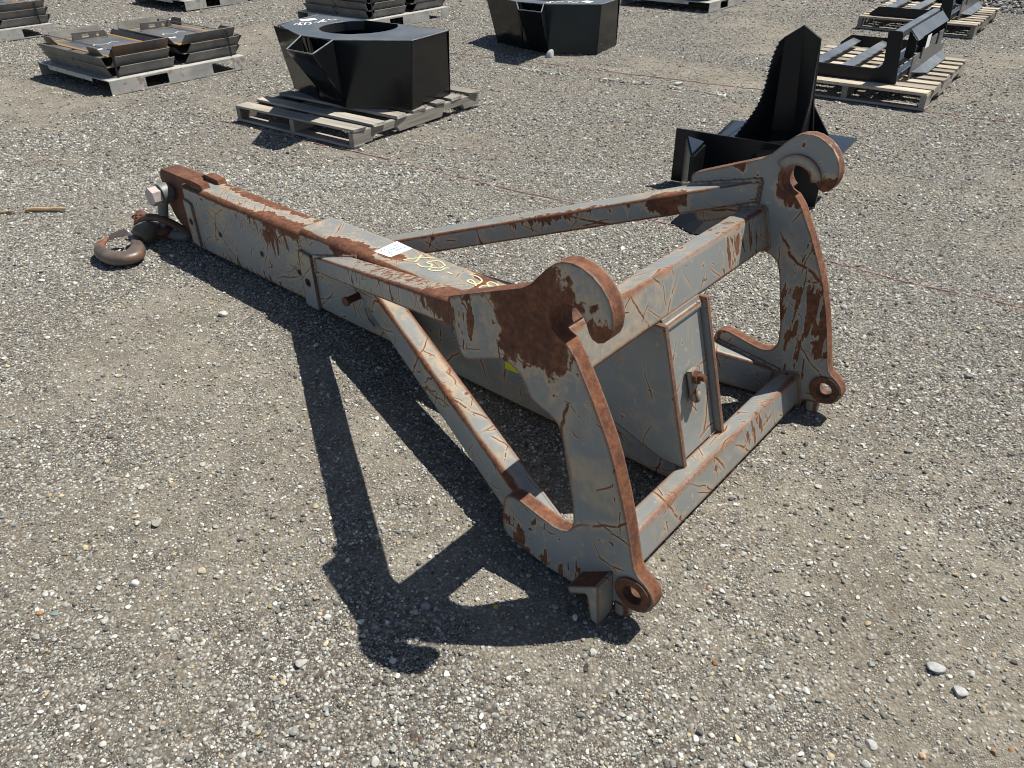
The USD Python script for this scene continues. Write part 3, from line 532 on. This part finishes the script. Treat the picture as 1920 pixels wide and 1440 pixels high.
bb = s2_.part('pin', cat(rod(s2_.w(J(2.888, .392, .084)), s2_.w(J(2.785, .345, .026)), .0155), rod(s2_.w(J(2.895, .398, .082)), s2_.w(J(2.868, .378, .074)), .027)), brown, smooth=40)
s2_.part('pin_eye_nut', rod(s2_.w(J(2.862, .374, .070)), s2_.w(J(2.838, .360, .064)), .031, 6), orange, under=bb)
for k in range(2):
    a_ = spline(JP([(2.875, .352, .085 + .01 * k), (2.86, .350, .105), (2.845, .362, .108 - .01 * k), (2.835, .35, .09), (2.845, .330, .06), (2.85, .318, .04)]), 24); s2_.part('split_wire', pipe(s2_.w(a_) + [0, .004 * k, 0], .0035, 6), orange)
hk = Thing('lifting_hook', 'heavy brown lifting hook lying on the gravel in front of the boom', 'lifting hook', J(2.72, .22, 0))
P_ = spline(JP([(2.772, .312, .040), (2.745, .283, .038), (2.695, .262, .036), (2.640, .228, .034), (2.612, .188, .034), (2.628, .152, .035), (2.676, .131, .036), (2.732, .128, .038), (2.790, .146, .044), (2.822, .176, .052), (2.830, .206, .058)]), 90)
hm = pipe(hk.w(P_), [.026, .022, .026, .036, .042, .041, .036, .031, .025, .018, .009], 18); hv = hm.vertices * [1, 1, .86] + [0, 0, .004]; hz_ = hv[:, 2]; mid_ = .038; hv[:, 2] = mid_ + np.tanh((hz_ - mid_) / .026) * .027
hm = trimesh.Trimesh(hv, hm.faces, process=False); nc = len(hm.faces); ctr = hm.triangles_center; ti_ = hk.w(J(2.828, .190, .05)); dti = np.linalg.norm(ctr - ti_, axis=1)
tip_f = dti < .062; hk.part('hook_tip', hm.submesh([tip_f], append=True), rust_only('hook_tip_rust', 1.25), 'orange rusty tip of the hook', smooth=60); hm = hm.submesh([~tip_f], append=True)
hk.part('hook_body', hm, hookm, smooth=60)
hk.part('swivel_barrel', pipe(hk.w(JP([(2.758, .296, .050), (2.764, .312, .054), (2.772, .342, .055), (2.780, .372, .052), (2.788, .402, .046)])), [.031, .041, .043, .038, .030], 18), worn_metal('swivel_steel', (.12, .098, .078), (.18, .15, .12), rust=.3, rough=.5, metal=.2), smooth=50)
hk.part('swivel_eye', pipe(hk.w(spline(JP([(2.80, .405, .046), (2.775, .435, .05), (2.74, .44, .05), (2.72, .415, .048), (2.74, .385, .046)]), 24)), .018, 12), brown, smooth=50)
lt = hk.part('safety_latch', slab_poly(hk.w(JP([(2.822, .205, .050), (2.835, .210, .062), (2.815, .262, .080), (2.785, .290, .080), (2.782, .284, .052)])), .005), worn_metal('latch_steel', (.05, .04, .035), (.09, .07, .06), rust=.5))
hk.part('latch_spring', pipe(hk.w(spline(JP([(2.772, .270, .060), (2.762, .268, .085), (2.75, .262, .090), (2.744, .270, .07)]), 20)), .005, 8), worn_metal('spring_bright', (.35, .35, .35), (.5, .5, .5), rust=.1, metal=.6), under=lt)

# ------------------------------------------------------------------ wooden pallets
wood_old = wood('wood_grey', (.31, .29, .255), (.18, .168, .148), (.37, .32, .255)); wood_new = wood('wood_pale', (.40, .345, .265), (.26, .22, .165), (.47, .42, .335), (.12, .085, .05), (.36, .17, .07)); wood_dark = wood('wood_stringer', (.26, .24, .21), (.17, .155, .135), (.30, .26, .21))
def plank(th, name, c, sz, mat, along, jit=.004, rng=RNG):
    b = trimesh.creation.box(sz if along == 'x' else (sz[1], sz[0], sz[2])); b = b.subdivide() if False else b
    v = b.vertices.copy(); v += rng.normal(0, jit, v.shape) * [1, .5, .25]
    a = (0 if along == 'x' else math.pi / 2) + rng.normal(0, .004)
    M = trimesh.transformations.euler_matrix(rng.normal(0, .012), rng.normal(0, .003), a, 'sxyz'); M[:3, 3] = c
    th.part(name, trimesh.Trimesh(v, b.faces, process=False), mat, smooth=False, frame=M)
def wood_pallet(label, loc, deg, W, D, nb, bw, H, top, stringer, group=None, skip=()):
    """Boards run along x (0 to -W), stringers along y (0 to D)."""
    t = Thing('wood_pallet', label, 'pallet', loc, deg, group); bt = .015
    for k in range(nb):
        if k in skip: continue
        y = bw / 2 + (D - bw) * k / (nb - 1) + (RNG.normal(0, .006) if 0 < k < nb - 1 else 0)
        plank(t, 'deck_board', (-W / 2 + RNG.normal(0, .004), y, H - bt / 2 + .0005 * k), (W, bw * (RNG.uniform(.94, 1.06)), bt), top, 'x')
    for x in (-.022, -W / 2, -W + .022):
        z0, z1 = bt, H - bt - .001; n0, n1, n2, n3 = D * .13, D * .33, D * .67, D * .87; dz = (z1 - z0) * .42
        prof = Polygon([(0, z0), (n0, z0), (n0 + .02, z0 + dz), (n1 - .02, z0 + dz), (n1, z0), (n2, z0), (n2 + .02, z0 + dz), (n3 - .02, z0 + dz), (n3, z0), (D, z0), (D, z1), (0, z1)])
        a = np.eye(4); a[:3, :3] = [[0, -1, 0], [1, 0, 0], [0, 0, 1]]; a[:3, 3] = (x, 0, 0)
        e = ext(prof, .038); v = e.vertices; t.part('stringer', trimesh.Trimesh(np.c_[v[:, 0], v[:, 2] - .019, v[:, 1]][:, [0, 1, 2]] * [1, -1, 1], e.faces[:, ::-1], process=False), stringer, smooth=False, frame=a)
    for y in (.04, D / 2, D - .04): plank(t, 'bottom_board', (-W / 2, y, bt / 2 + .002), (W, .085, bt), stringer, 'x')
    return t
RD = -36.6
wood_pallet('weathered grey wooden pallet under the black hopper, gaps between its boards', (-.905, 4.535, 0), RD, 1.085, 1.175, 7, .10, .105, wood_old, wood_dark)
wood_pallet('pale wooden pallet with rust-stained boards behind the upright black blade', (2.735, 5.215, 0), RD, 1.05, 1.26, 9, .098, .112, wood_new, wood_dark)
wood_pallet('pale wooden pallet at the back right, farther from the camera', (4.300, 7.690, 0), RD, 1.05, 1.18, 9, .094, .112, wood_new, wood_dark)

# ------------------------------------------------------------------ black hoppers
black = gloss_black('black_gloss', .004, .12, .02); sky_tint_top = gloss_black('black_top_sky_tint', .052, .34, .22, 1.7); black2 = gloss_black('black_satin', .006, .3, .02); inside = plain('black_inside', (.008, .008, .009), .6)  # hopper tops: sky reflection painted in as a lighter blue-grey base
hop_top = np.array([(-1.546, 5.671), (-1.298, 5.244), (-1.069, 5.087), (-.581, 5.028), (-.382, 5.372), (-1.356, 6.059)])
hop_bot = np.array([(-1.474, 5.567), (-1.238, 5.252), (-1.027, 5.042), (-.604, 4.978), (-.391, 5.367), (-1.30, 5.99)])
edge_m = worn_metal('black_edge_highlight', (.10, .105, .11), (.22, .22, .21), rust=.05, rough=.4, scale=3)  # pale rods along the rims carry a painted edge highlight
def hopper(label, ref, z0, H, hole_c, loc_lab, chalks, ang=0.0):
    """ref: where the hopper's base point (below the spout corner) stands."""
    t = Thing('steel_hopper', label, 'hopper', (*ref, z0), ang); o = np.array([-1.069, 5.087])
    T, B = hop_top - o, hop_bot - o; n = len(T)
    for k in range(n):
        j = (k + 1) % n
        t.part('wall_panel', slab_poly([(*B[k], .002), (*B[j], .002), (*T[j], H), (*T[k], H)], .006), black)
    pl = Polygon(T).buffer(-.001).difference(Point(np.array(hole_c) - o).buffer(.257, quad_segs=24)); t.part('top_plate', ext(pl, .007).apply_translation([0, 0, H - .0065]), sky_tint_top)
    rim = Point(np.array(hole_c) - o).buffer(.262, quad_segs=24).difference(Point(np.array(hole_c) - o).buffer(.2575, quad_segs=24)); t.part('hole_collar', ext(rim, .05).apply_translation([0, 0, H - .058]), inside)
    t.part('floor_plate', ext(Polygon(B).buffer(-.01), .006).apply_translation([0, 0, .004]), inside)
    for k in range(n):
        if k != 1: t.part('rim_edge', rod((*T[k], H - .001), (*T[(k + 1) % n], H - .001), .0035, 6), edge_m)
        t.part('corner_seam', rod((*T[k], H - .004), (*B[k], .004), .0035, 6), black)
    S1, S2 = np.array([-1.286, 4.811]) - o, np.array([-1.105, 4.665]) - o; bm = B[1] * .45 + B[2] * .55; b1, b2 = B[1] * .75 + B[2] * .25, B[2] * .98 + B[1] * .02
    zz = H - .004; sp = np.array([T[1], S1, S2, T[2]])
    t.part('spout_panel', slab([(*S1, zz), (*S2, zz), (*b2, .03), (*b1, .03)], .005), black)
    t.part('spout_panel', slab([(*T[1], zz), (*S1, zz), (*b1, .03)], .005), black)
    t.part('spout_panel', slab([(*S2, zz), (*T[2], zz), (*b2, .03)], .005), black)
    for q0, q1 in ((T[1], S1), (S1, S2), (S2, T[2])): t.part('spout_rim', rod((*q0, zz + .002), (*q1, zz + .002), .004, 6), edge_m)
    t.part('paper_label', ext(Polygon(np.array(loc_lab) - o), .001).apply_translation([0, 0, H + .0012]), paper)
    for s in chalks: t.part('chalk_mark', ext(stroke(list(np.array(s) - o), .0055), .0008).apply_translation([0, 0, H + .0012]), chalkw)
    return t
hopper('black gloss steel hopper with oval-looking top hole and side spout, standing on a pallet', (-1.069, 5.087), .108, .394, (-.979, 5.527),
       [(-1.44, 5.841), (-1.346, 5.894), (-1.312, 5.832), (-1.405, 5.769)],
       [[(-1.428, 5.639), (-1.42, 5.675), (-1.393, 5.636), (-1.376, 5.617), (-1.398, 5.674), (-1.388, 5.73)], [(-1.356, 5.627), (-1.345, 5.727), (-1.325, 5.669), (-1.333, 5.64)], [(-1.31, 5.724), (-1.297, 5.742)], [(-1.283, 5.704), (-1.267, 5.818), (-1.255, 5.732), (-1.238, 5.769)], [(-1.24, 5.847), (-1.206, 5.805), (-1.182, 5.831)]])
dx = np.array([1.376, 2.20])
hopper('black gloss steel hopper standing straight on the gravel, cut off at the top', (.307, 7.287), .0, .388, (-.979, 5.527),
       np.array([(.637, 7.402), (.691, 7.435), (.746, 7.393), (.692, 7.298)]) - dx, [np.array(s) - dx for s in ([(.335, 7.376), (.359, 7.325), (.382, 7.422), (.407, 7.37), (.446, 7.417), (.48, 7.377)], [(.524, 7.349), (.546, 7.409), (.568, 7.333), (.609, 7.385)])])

# ------------------------------------------------------------------ steel pallets with stacks of mounting plates
steel_dark = worn_metal('mill_steel', (.080, .075, .068), (.15, .14, .125), rust=.50, rough=.55, metal=.25, rustc=(.14, .085, .052)); steel_plate = worn_metal('mill_steel_plate', (.10, .10, .10), (.165, .163, .158), rust=.05, rough=.42, metal=.4, edge_rust=(.262, .50, (.60, .31, .055)))
steel_rust = worn_metal('mill_steel_rusty', (.09, .075, .065), (.15, .115, .09), rust=.75, rough=.6, metal=.25, rustc=(.17, .085, .045))
steel_pale = worn_metal('pallet_steel', (.27, .265, .245), (.44, .43, .40), rust=.62, rough=.6, rustc=(.22, .155, .10)); strapm = plain('strap_black', (.012, .012, .013), .35)
def steel_pallet(label, loc, deg, LA=1.15, LB=1.14, H=.102, skew=0):
    """x along the skirts, y to the back; origin at the near corner on the ground."""
    t = Thing('steel_pallet', label, 'pallet', loc, deg)
    t.part('deck', box(0, LA, .005, LB - .005, H - .007, H), steel_pale)
    for y in (0, LB - .005):
        e = Polygon([(0, .002), (LA, .002), (LA, H - .001), (0, H - .001)])
        for a, b in ((.24, .40), (.735, .905)): e = e.difference(Polygon([(a * LA, .012), (b * LA, .012), (b * LA, H - .016), (a * LA, H - .016)]).buffer(-.008).buffer(.008))
        t.part('skirt', prism_xz(e, y, y + .005), steel_pale)
    for x in (.0, LA - .005): t.part('end_lip', box(x, x + .005, .26, .26 + LB * .62, H - .034, H - .0075), steel_pale)
    for x in (.265, .78): t.part('fork_channel', box(x, x + .16, .02, LB - .02, .006, .010), steel_dark)
    return t
def flange(L, h, cut0, cut1, t=.007):   # upright plate in x (0..L), leaning outwards to -y, foot at the origin
    e = ext(Polygon([(0, 0), (L, 0), (L - cut1, h), (cut0, h)]), t); v = e.vertices; lean = math.radians(24)
    return np.c_[v[:, 0], -v[:, 1] * math.sin(lean) + v[:, 2] * math.cos(lean) * 1.0, v[:, 1] * math.cos(lean) + v[:, 2] * math.sin(lean)], e.faces
def mounting_plate(label, loc, deg, WX, WY, top, group, fm, side):
    t = Thing('mounting_plate', label, 'steel plate', loc, deg, group)
    pl = Polygon([(-WX / 2, -WY / 2), (WX / 2, -WY / 2), (WX / 2, WY / 2), (-WX / 2, WY / 2)])
    for q in ((-WX * .28, WY * .30), (WX * .28, WY * .30), (0, -WY * .32)): pl = pl.difference(shapely.affinity.scale(Point(q).buffer(.022), 1, .6))
    t.part('base', ext(pl, .007), steel_plate if top else steel_dark)
    def put(L, h, c0, c1, pos, ang, m):
        v, f = flange(L, h, c0, c1); a = math.radians(ang); R = np.array([[math.cos(a), -math.sin(a), 0], [math.sin(a), math.cos(a), 0], [0, 0, 1]])
        t.part('flange', trimesh.Trimesh(v @ R.T + pos, f, process=False), m)
    h = .070
    put(WX - .04, h, .035, -.012, (-WX / 2 + .03, -WY / 2, .006), 0, fm)
    put(WX - .06, h, .02, .02, (WX / 2 - .03, WY / 2, .006), 180, steel_dark)
    if top:
        for c0, L in ((WY / 2, .20), (-WY / 2 + .24, .22)): put(L, h * .8, .03, .03, ((-WX / 2 if side < 0 else WX / 2), c0 if side < 0 else c0 - L, .006), -90 if side < 0 else 90, steel_rust)
    else:
        for c0, L in ((WY / 2 - .005, WY * .475), (-.01, WY * .475)):
            put(L, h, -.04, .0, ((-WX / 2 if side < 0 else WX / 2), c0 if side < 0 else c0 - L, .006), -90 if side < 0 else 90, steel_dark)
            xs = -WX / 2 - .032 if side < 0 else WX / 2 - .02
            t.part('lip', box(xs, xs + .055, c0 - L + .012, c0 - .012, h - .002, h + .006), steel_rust if fm is steel_rust else steel_dark)
    put(WY - .12, h * .55, .03, .03, ((WX / 2 if side < 0 else -WX / 2), -WY / 2 + .06 if side < 0 else WY / 2 - .06, .006), 90 if side < 0 else -90, steel_dark)
    if top:
        br = Polygon([(-.16, 0), (.13, 0), (.11, .046), (-.15, .056)]).difference(shapely.box(-.08, .012, -.02, .036)).difference(Point(.05, .02).buffer(.014))
        ang = math.radians(-90); e = prism_xz(br, -.004, .004); t.part('centre_bracket', e.apply_translation([WX * .12, WY * .36, .007]), steel_dark)
        t.part('paper_tag', box(-.15, -.09, -WY * .20, -WY * .17, .0075, .0085), paper); t.part('chalk_mark', ext(stroke([(-.1, -.02), (-.05, .03), (0, -.01), (.05, .03), (.10, .0)], .004), .001).apply_translation([0, 0, .0076]), chalkw)
    return t
def at(loc, deg, x, y, z): a = math.radians(deg); return (loc[0] + x * math.cos(a) - y * math.sin(a), loc[1] + x * math.sin(a) + y * math.cos(a), z)
def strap(label, loc, deg, x, y0, y1, z0, z1, group):
    t = Thing('banding_strap', label, 'strap', loc, deg, group)
    t.part('upright', box(x - .008, x + .008, y0 - .046, y0 - .044, z0, z1), strapm); t.part('upright', box(x - .008, x + .008, y1 + .044, y1 + .046, z0, z1), strapm); t.part('top_band', box(x - .008, x + .008, y0 - .0438, y1 + .0438, z1 - .0015, z1), strapm)
def stack(loc, deg, layers, names, hz=.069):
    SX, SY = .56, 1.03
    for k in range(layers):
        for s, xo in ((-1, .305), (1, .305 + SX + .024)):
            lb = names(k, s); dxk = RNG.normal(0, .008)
            mounting_plate(lb, at(loc, deg, xo + dxk + .012, .565 + RNG.normal(0, .006), .104 + k * hz), deg + RNG.normal(0, .5), SX - .06, SY - .06, k == layers - 1, None, steel_rust if (k == layers - 1 and s < 0) else steel_dark, s)
SD = 50.5
tier = ['bottom', 'second', 'third', 'fourth', 'fifth']
pl1 = (-2.895, 5.885, 0)
steel_pallet('pale steel pallet with fork slots under the stack left of the black hopper', pl1, SD)
stack(pl1, SD, 3, lambda k, s: f"{['bottom', 'middle', 'topmost'][k]} dark steel mounting plate, {'near' if s < 0 else 'far'} pile of the stack left of the hopper")
strap('black banding strap over the near end of the stack left of the hopper', pl1, SD, .10, .09, 1.04, .104, .296, None); strap('black banding strap over the far end of the stack left of the hopper', pl1, SD, 1.06, .09, 1.04, .104, .296, None)
pl2 = (-5.30, 7.60, 0)
steel_pallet('steel pallet under the stack cut off by the left edge of the picture', pl2, SD)
stack(pl2, SD, 3, lambda k, s: f"{['bottom', 'middle', 'topmost'][k]} dark steel mounting plate, {'near' if s < 0 else 'far'} pile of the leftmost stack")
strap('black banding strap on the stack at the left edge of the picture', pl2, SD, 1.05, .09, 1.04, .104, .296, None)
pl3 = (-1.375, 8.395, 0)
steel_pallet('steel pallet under the stack right behind the black hopper', pl3, SD)
stack(pl3, SD, 4, lambda k, s: f"{['bottom', 'second', 'third', 'topmost'][k]} dark steel mounting plate, {'left' if s < 0 else 'right'} pile of the stack behind the hopper")
strap('black banding strap on the stack behind the black hopper', pl3, SD, .09, .09, 1.04, .104, .36, None)
pl4 = (-3.745, 9.925, 0)
steel_pallet('steel pallet at the top of the picture, left of the middle', pl4, SD)
stack(pl4, SD, 3, lambda k, s: f"{['bottom', 'middle', 'topmost'][k]} dark steel mounting plate, {'left' if s < 0 else 'right'} pile on the pallet at the top edge")
pl5 = (2.215, 9.335, 0)
steel_pallet('steel pallet at the top of the picture, right of the straight hopper', pl5, SD)
stack(pl5, SD, 2, lambda k, s: f"{['bottom', 'top'][k]} dark steel mounting plate, {'left' if s < 0 else 'right'} pile right of the straight hopper")

# ------------------------------------------------------------------ black frames on the pale pallets
sky_tint_frame = gloss_black('black_frame_sky_tint', .055, .30, .18, 1.9)  # reflected sky partly put into the base colour, lighter than the other blacks
def rail_frame(label, loc, deg, group=None):
    t = Thing('rail_frame', label, 'steel frame', loc, deg, group); D = 1.19
    side = Polygon([(0, 0), (-.030, .315), (-.042, .328), (-.112, .328), (-.124, .315), (-.108, .140), (-.114, .112), (-.135, .092), (-.17, .084), (-.655, .084), (-.73, .02), (-.73, 0)])
    t.part('side_plate', prism_xz(side, 0, .012), black2); t.part('side_plate', prism_xz(side, D, D + .012), black2)
    for x in (-.60, -.375, -.15):
        M, L = frame_along((x, .012, .052), (x, D, .052), (math.sin(.25), 0, math.cos(.25))); t.part('cross_rail', box(0, L, -.034, .034, -.006, .006), sky_tint_frame, frame=M)
    M, L = frame_along((-.074, .013, .296), (-.074, D - .001, .296)); t.part('top_tube', tube_mesh(L, .056, .056, .012, 4), sky_tint_frame, frame=M, smooth=40)
    t.part('rear_rail', box(-.06, -.01, .012, D, .002, .05), sky_tint_frame)
    y0, y1 = .20, 1.16
    t.part('slanted_hood', slab_poly([(-.030, y0, .312), (-.030, y1, .312), (.030, y1, .250), (.030, y0, .250)], .008), sky_tint_frame)
    ch = Polygon([(-.03, .304), (.028, .245), (.034, .19), (.025, .15), (.0, .13), (-.03, .14)])
    t.part('hood_cheek', prism_xz(ch, y0, y0 + .010), black2); t.part('hood_cheek', prism_xz(ch, y1 - .010, y1), black2)
    yz = Polygon([(.16, .0), (1.18, .0), (1.18, .10), (1.04, .10), (1.04, .21), (.90, .21), (.90, .125), (.82, .125), (.82, .21), (.62, .21), (.62, .17), (.42, .17), (.42, .10), (.34, .10), (.34, .155), (.16, .155)])
    t.part('mount_plate', prism_yz(yz, .034, .042), sky_tint_frame)
    t.part('bottom_lip', slab_poly([(.040, .20, .045), (.040, 1.14, .045), (.105, 1.02, .010), (.105, .42, .010)], .006), sky_tint_frame)
    t.part('paper_label', box(.0428, .0438, .46, .58, .16, .245), paper)
    return t
rail_frame('black steel frame with three flat rails on the pallet behind the upright blade', (2.628, 5.475, .1125), RD)
rail_frame('black steel frame with flat rails on the far right pallet, partly out of the picture', (4.155, 7.905, .1125), RD)

# ------------------------------------------------------------------ black upright blade attachment
SDn = math.degrees(math.atan2(-.563, .826))
bl = Thing('blade_attachment', 'black steel attachment with tall pointed toothed blade, behind the jib', 'attachment', (.842, 3.938, 0), SDn)
bl.part('front_plate', slab_poly([(0, 0, .002), (.74, 0, .002), (.74, 0, .268), (0, 0, .268)], .012), black2)
bl.part('top_plate', box(.262, .80, .013, .315, .252, .264), black)
teeth = [(.235, .02)]
for k in range(14): teeth += [(.205 - .002 * k, .022 + .021 * k), (.232 - .002 * k, .034 + .021 * k)]
teeth += [(.262, .33), (.262, .02)]
bl.part('saw_strip', ext(Polygon(teeth).buffer(0), .010).apply_translation([0, 0, .256]), black)
bl.part('back_blade', slab_poly([(.400, .235, .264), (.508, .27, .264), (.466, .27, .747), (.388, .235, .688)], .010), black2, 'left half of the pointed blade')
bl.part('back_blade', slab_poly([(.508, .27, .264), (.610, .235, .264), (.575, .235, .44), (.556, .235, .701), (.466, .27, .747)], .010), black2, 'right half of the pointed blade')
edge = [(.384, .22, .683), (.366, .165, .521), (.361, .12, .42), (.348, .095, .375), (.296, .03, .264)]
ep = spline(np.array(edge), 23); cen = np.array([.40, .235, .45]); tp = []
for k in range(len(ep) - 1):
    a_, b_ = ep[k], ep[k + 1]; out_ = np.array([-.5, -.6, 0]); tp += [a_, a_ * .35 + b_ * .65 + out_ * .012]
tp.append(ep[-1])
P3 = np.vstack([tp, [[.400, .236, .264]], [[.388, .236, .686]]]); fan = len(P3) - 1
tri = []
inner = np.linspace([.388, .236, .686], [.400, .236, .264], len(tp)); V = np.vstack([tp, inner]); n_ = len(tp)
for k in range(n_ - 1): tri += [[k, k + 1, n_ + k], [k + 1, n_ + k + 1, n_ + k]]
V2 = V + np.array([.008, -.004, 0]); m_ = len(V); tri = np.array(tri); rim_ = [[k, k + 1, m_ + k] for k in range(n_ - 1)] + [[k + 1, m_ + k + 1, m_ + k] for k in range(n_ - 1)]
bl.part('toothed_side', trimesh.Trimesh(np.vstack([V, V2]), np.vstack([tri, tri[:, ::-1] + m_, rim_]), process=False), black2, smooth=False)
bl.part('toothed_side', slab_poly([(.556, .24, .70), (.578, .19, .43), (.66, .06, .264), (.61, .24, .264)], .008), black2)
bl.part('rear_gusset', slab_poly([(.559, .30, .415), (.640, .31, .264), (.560, .30, .264)], .010) if False else slab([(.562, .262, .43), (.672, .30, .264), (.60, .30, .264)], .010), black2)
tri_ = [(.091, -.061), (.191, -.102), (.215, -.302)]
bl.part('bracket_cap', slab([(*p, .25) for p in tri_], .008), black)
bl.part('bracket_side', slab([(.091, -.061, .242), (.215, -.302, .242), (.235, -.34, .0), (.091, -.061, .0)], .010), black2); bl.part('bracket_side', slab([(.191, -.102, .242), (.191, -.102, .0), (.235, -.34, .0), (.215, -.302, .242)], .010), black2)
bl.part('bracket_cap', slab([(.429, -.061, .235), (.56, -.061, .262), (.54, -.25, .235)], .008), black); bl.part('bracket_side', slab([(.429, -.064, .227), (.54, -.25, .227), (.56, -.30, 0), (.429, -.064, 0)], .010), black2)
bl.part('bottom_lip', slab([(.238, -.534, .004), (.375, -.609, .004), (.405, -.487, .055), (.28, -.42, .055)], .008), black); bl.part('bottom_lip', slab([(.375, -.609, .004), (.60, -.52, .004), (.58, -.40, .055), (.405, -.487, .055)], .008), black)
bl.part('base_arm', box(.27, .33, -.45, -.06, .012, .05), black2); bl.part('base_arm', box(.50, .56, -.45, -.06, .012, .05), black2)

# ------------------------------------------------------------------ strings, sticks, loose stones
pink = plain('string_pink', (.46, .24, .20), .85, .35, 25)
def ground_line(name, label, cat_, pts, r, mat, lift):
    p = np.array(pts); d = np.r_[0, np.cumsum(np.linalg.norm(np.diff(p, axis=0), axis=1))]; s = np.linspace(0, d[-1], int(d[-1] / .035))
    q = np.c_[np.interp(s, d, p[:, 0]), np.interp(s, d, p[:, 1])]; q += (meshkit.fbm(np.c_[s * 6, s * 0, s * 0], 3, 3) - .5)[:, None] * [.02, .025]
    z = relief(q[:, 0], q[:, 1]) + lift + .003 * meshkit.noise(np.c_[s * 25, s * 0, s * 0 + 3], 4)
    t = Thing(name, label, cat_, (q[0, 0], q[0, 1], 0)); t.part('strand', pipe(t.w(np.c_[q, z]), r, 5), mat, smooth=True)
ground_line('marking_string', 'thin pink string on the gravel running behind the jib, nearest of the two', 'string', [(-2.2, 5.42), (-1.336, 4.798), (-.901, 4.483), (-.376, 4.108), (.012, 3.837), (.278, 3.648), (.652, 3.396), (.87, 3.233), (1.294, 2.951), (1.56, 2.745), (2.4, 2.17)], .0026, pink, .0015)
ground_line('marking_string', 'thin pink string on the gravel passing the foot of the straight hopper', 'string', [(-1.2, 7.75), (-.291, 7.171), (.362, 6.788), (.975, 6.40), (1.941, 5.80), (2.762, 5.235), (3.9, 4.50)], .0028, pink, .001)
stickm = wood('stick_wood', (.30, .20, .11), (.20, .12, .06), (.36, .26, .15), (.05, .03, .02))
def stick(label, a, b, r):
    t = Thing('wood_stick', label, 'stick', (a[0], a[1], relief(np.array(a[0]), np.array(a[1])) + r)); M, L = frame_along((0, 0, 0), (b[0] - a[0], b[1] - a[1], .004))
    s = np.linspace(0, 1, 12); p = np.c_[s * L, .006 * np.sin(s * 5), .002 * np.sin(s * 9)]; t.part('branch', pipe(p, [r * .5, r, r * 1.1, r * .9, r, r * .6], 7, ), stickm, frame=M)
stick('brown broken piece of wood on the gravel left of the hook', (-2.356, 3.604), (-2.157, 3.611), .011)
stick('pale splinter at the left edge of the picture beside the brown stick', (-2.50, 3.57), (-2.404, 3.591), .007)
def rock(label, p, s, col, seed, flat=.62):
    z = float(relief(np.array(p[0]), np.array(p[1]))); t = Thing('stone', label, 'stone', (p[0], p[1], z + s * flat * .3), RNG.uniform(0, 360)); pb = pebble(500 + seed, 2, .34, flat)
    nm = 'stone_' + ''.join('abcdefghij'[int(c)] for c in str(seed)); t.part('rock', trimesh.Trimesh(pb.vertices * s, pb.faces, process=False), plain(nm, col, .85, .35, 90), smooth=45)
RK = [('largest pale flat stone near the bottom right of the picture', (.668, .824), .0125, (.38, .37, .345), .5), ('orange-tan stone at the bottom edge, right of the pale flat stone', (.752, .800), .010, (.46, .31, .19), .6), ('largest white stone left of the jib shadow', (-.882, 1.238), .0125, (.52, .51, .48), .6), ('yellowish lump right of the largest white stone', (-.739, 1.275), .0115, (.42, .37, .26), .75),
      ('blue-green flat stone near the left edge', (-1.028, 1.151), .010, (.17, .23, .23), .5), ('rusty orange flat stone beside the blue-green one', (-1.062, 1.156), .0085, (.34, .16, .06), .5), ('dark round stone left of the shadow of the hook', (-.676, 1.375), .0095, (.10, .10, .10), .7), ('white oval stone beside the dark stone', (-.605, 1.40), .0085, (.55, .54, .52), .6),
      ('grey stone with tan streaks left of the jib shadow', (-.61, 1.452), .012, (.24, .21, .18), .6), ('flat grey chip lying inside the jib shadow', (-.199, 1.163), .013, (.32, .31, .29), .4), ('bright yellow chip in the sunlit gap of the jib shadow', (-.042, 1.159), .0075, (.58, .42, .04), .5), ('red chip on the gravel right of the lower bar', (.443, 1.205), .0075, (.40, .10, .08), .4),
      ('white chip beside the red chip', (.472, 1.195), .009, (.56, .55, .52), .4), ('pale stone next to the boom on its left', (-1.068, 2.526), .019, (.48, .46, .42), .7), ('small grey concrete lump at the foot of the straight hopper', (.356, 7.10), .052, (.34, .345, .35), .9), ('white stone on open gravel between hopper and blade', (1.27, 6.06), .045, (.50, .48, .44), .6), ('white stone by the front corner of the grey pallet', (-.865, 4.50), .022, (.55, .53, .49), .7), ('large crumbly grey lump at the right bottom of the picture', (.86, .985), .022, (.36, .36, .35), .6), ('second crumbly lump below the large crumbly lump', (.885, .93), .018, (.38, .375, .36), .6)]
for k, (lb, p, s, c_, fl) in enumerate(RK): rock(lb, p, s, c_, k, fl)
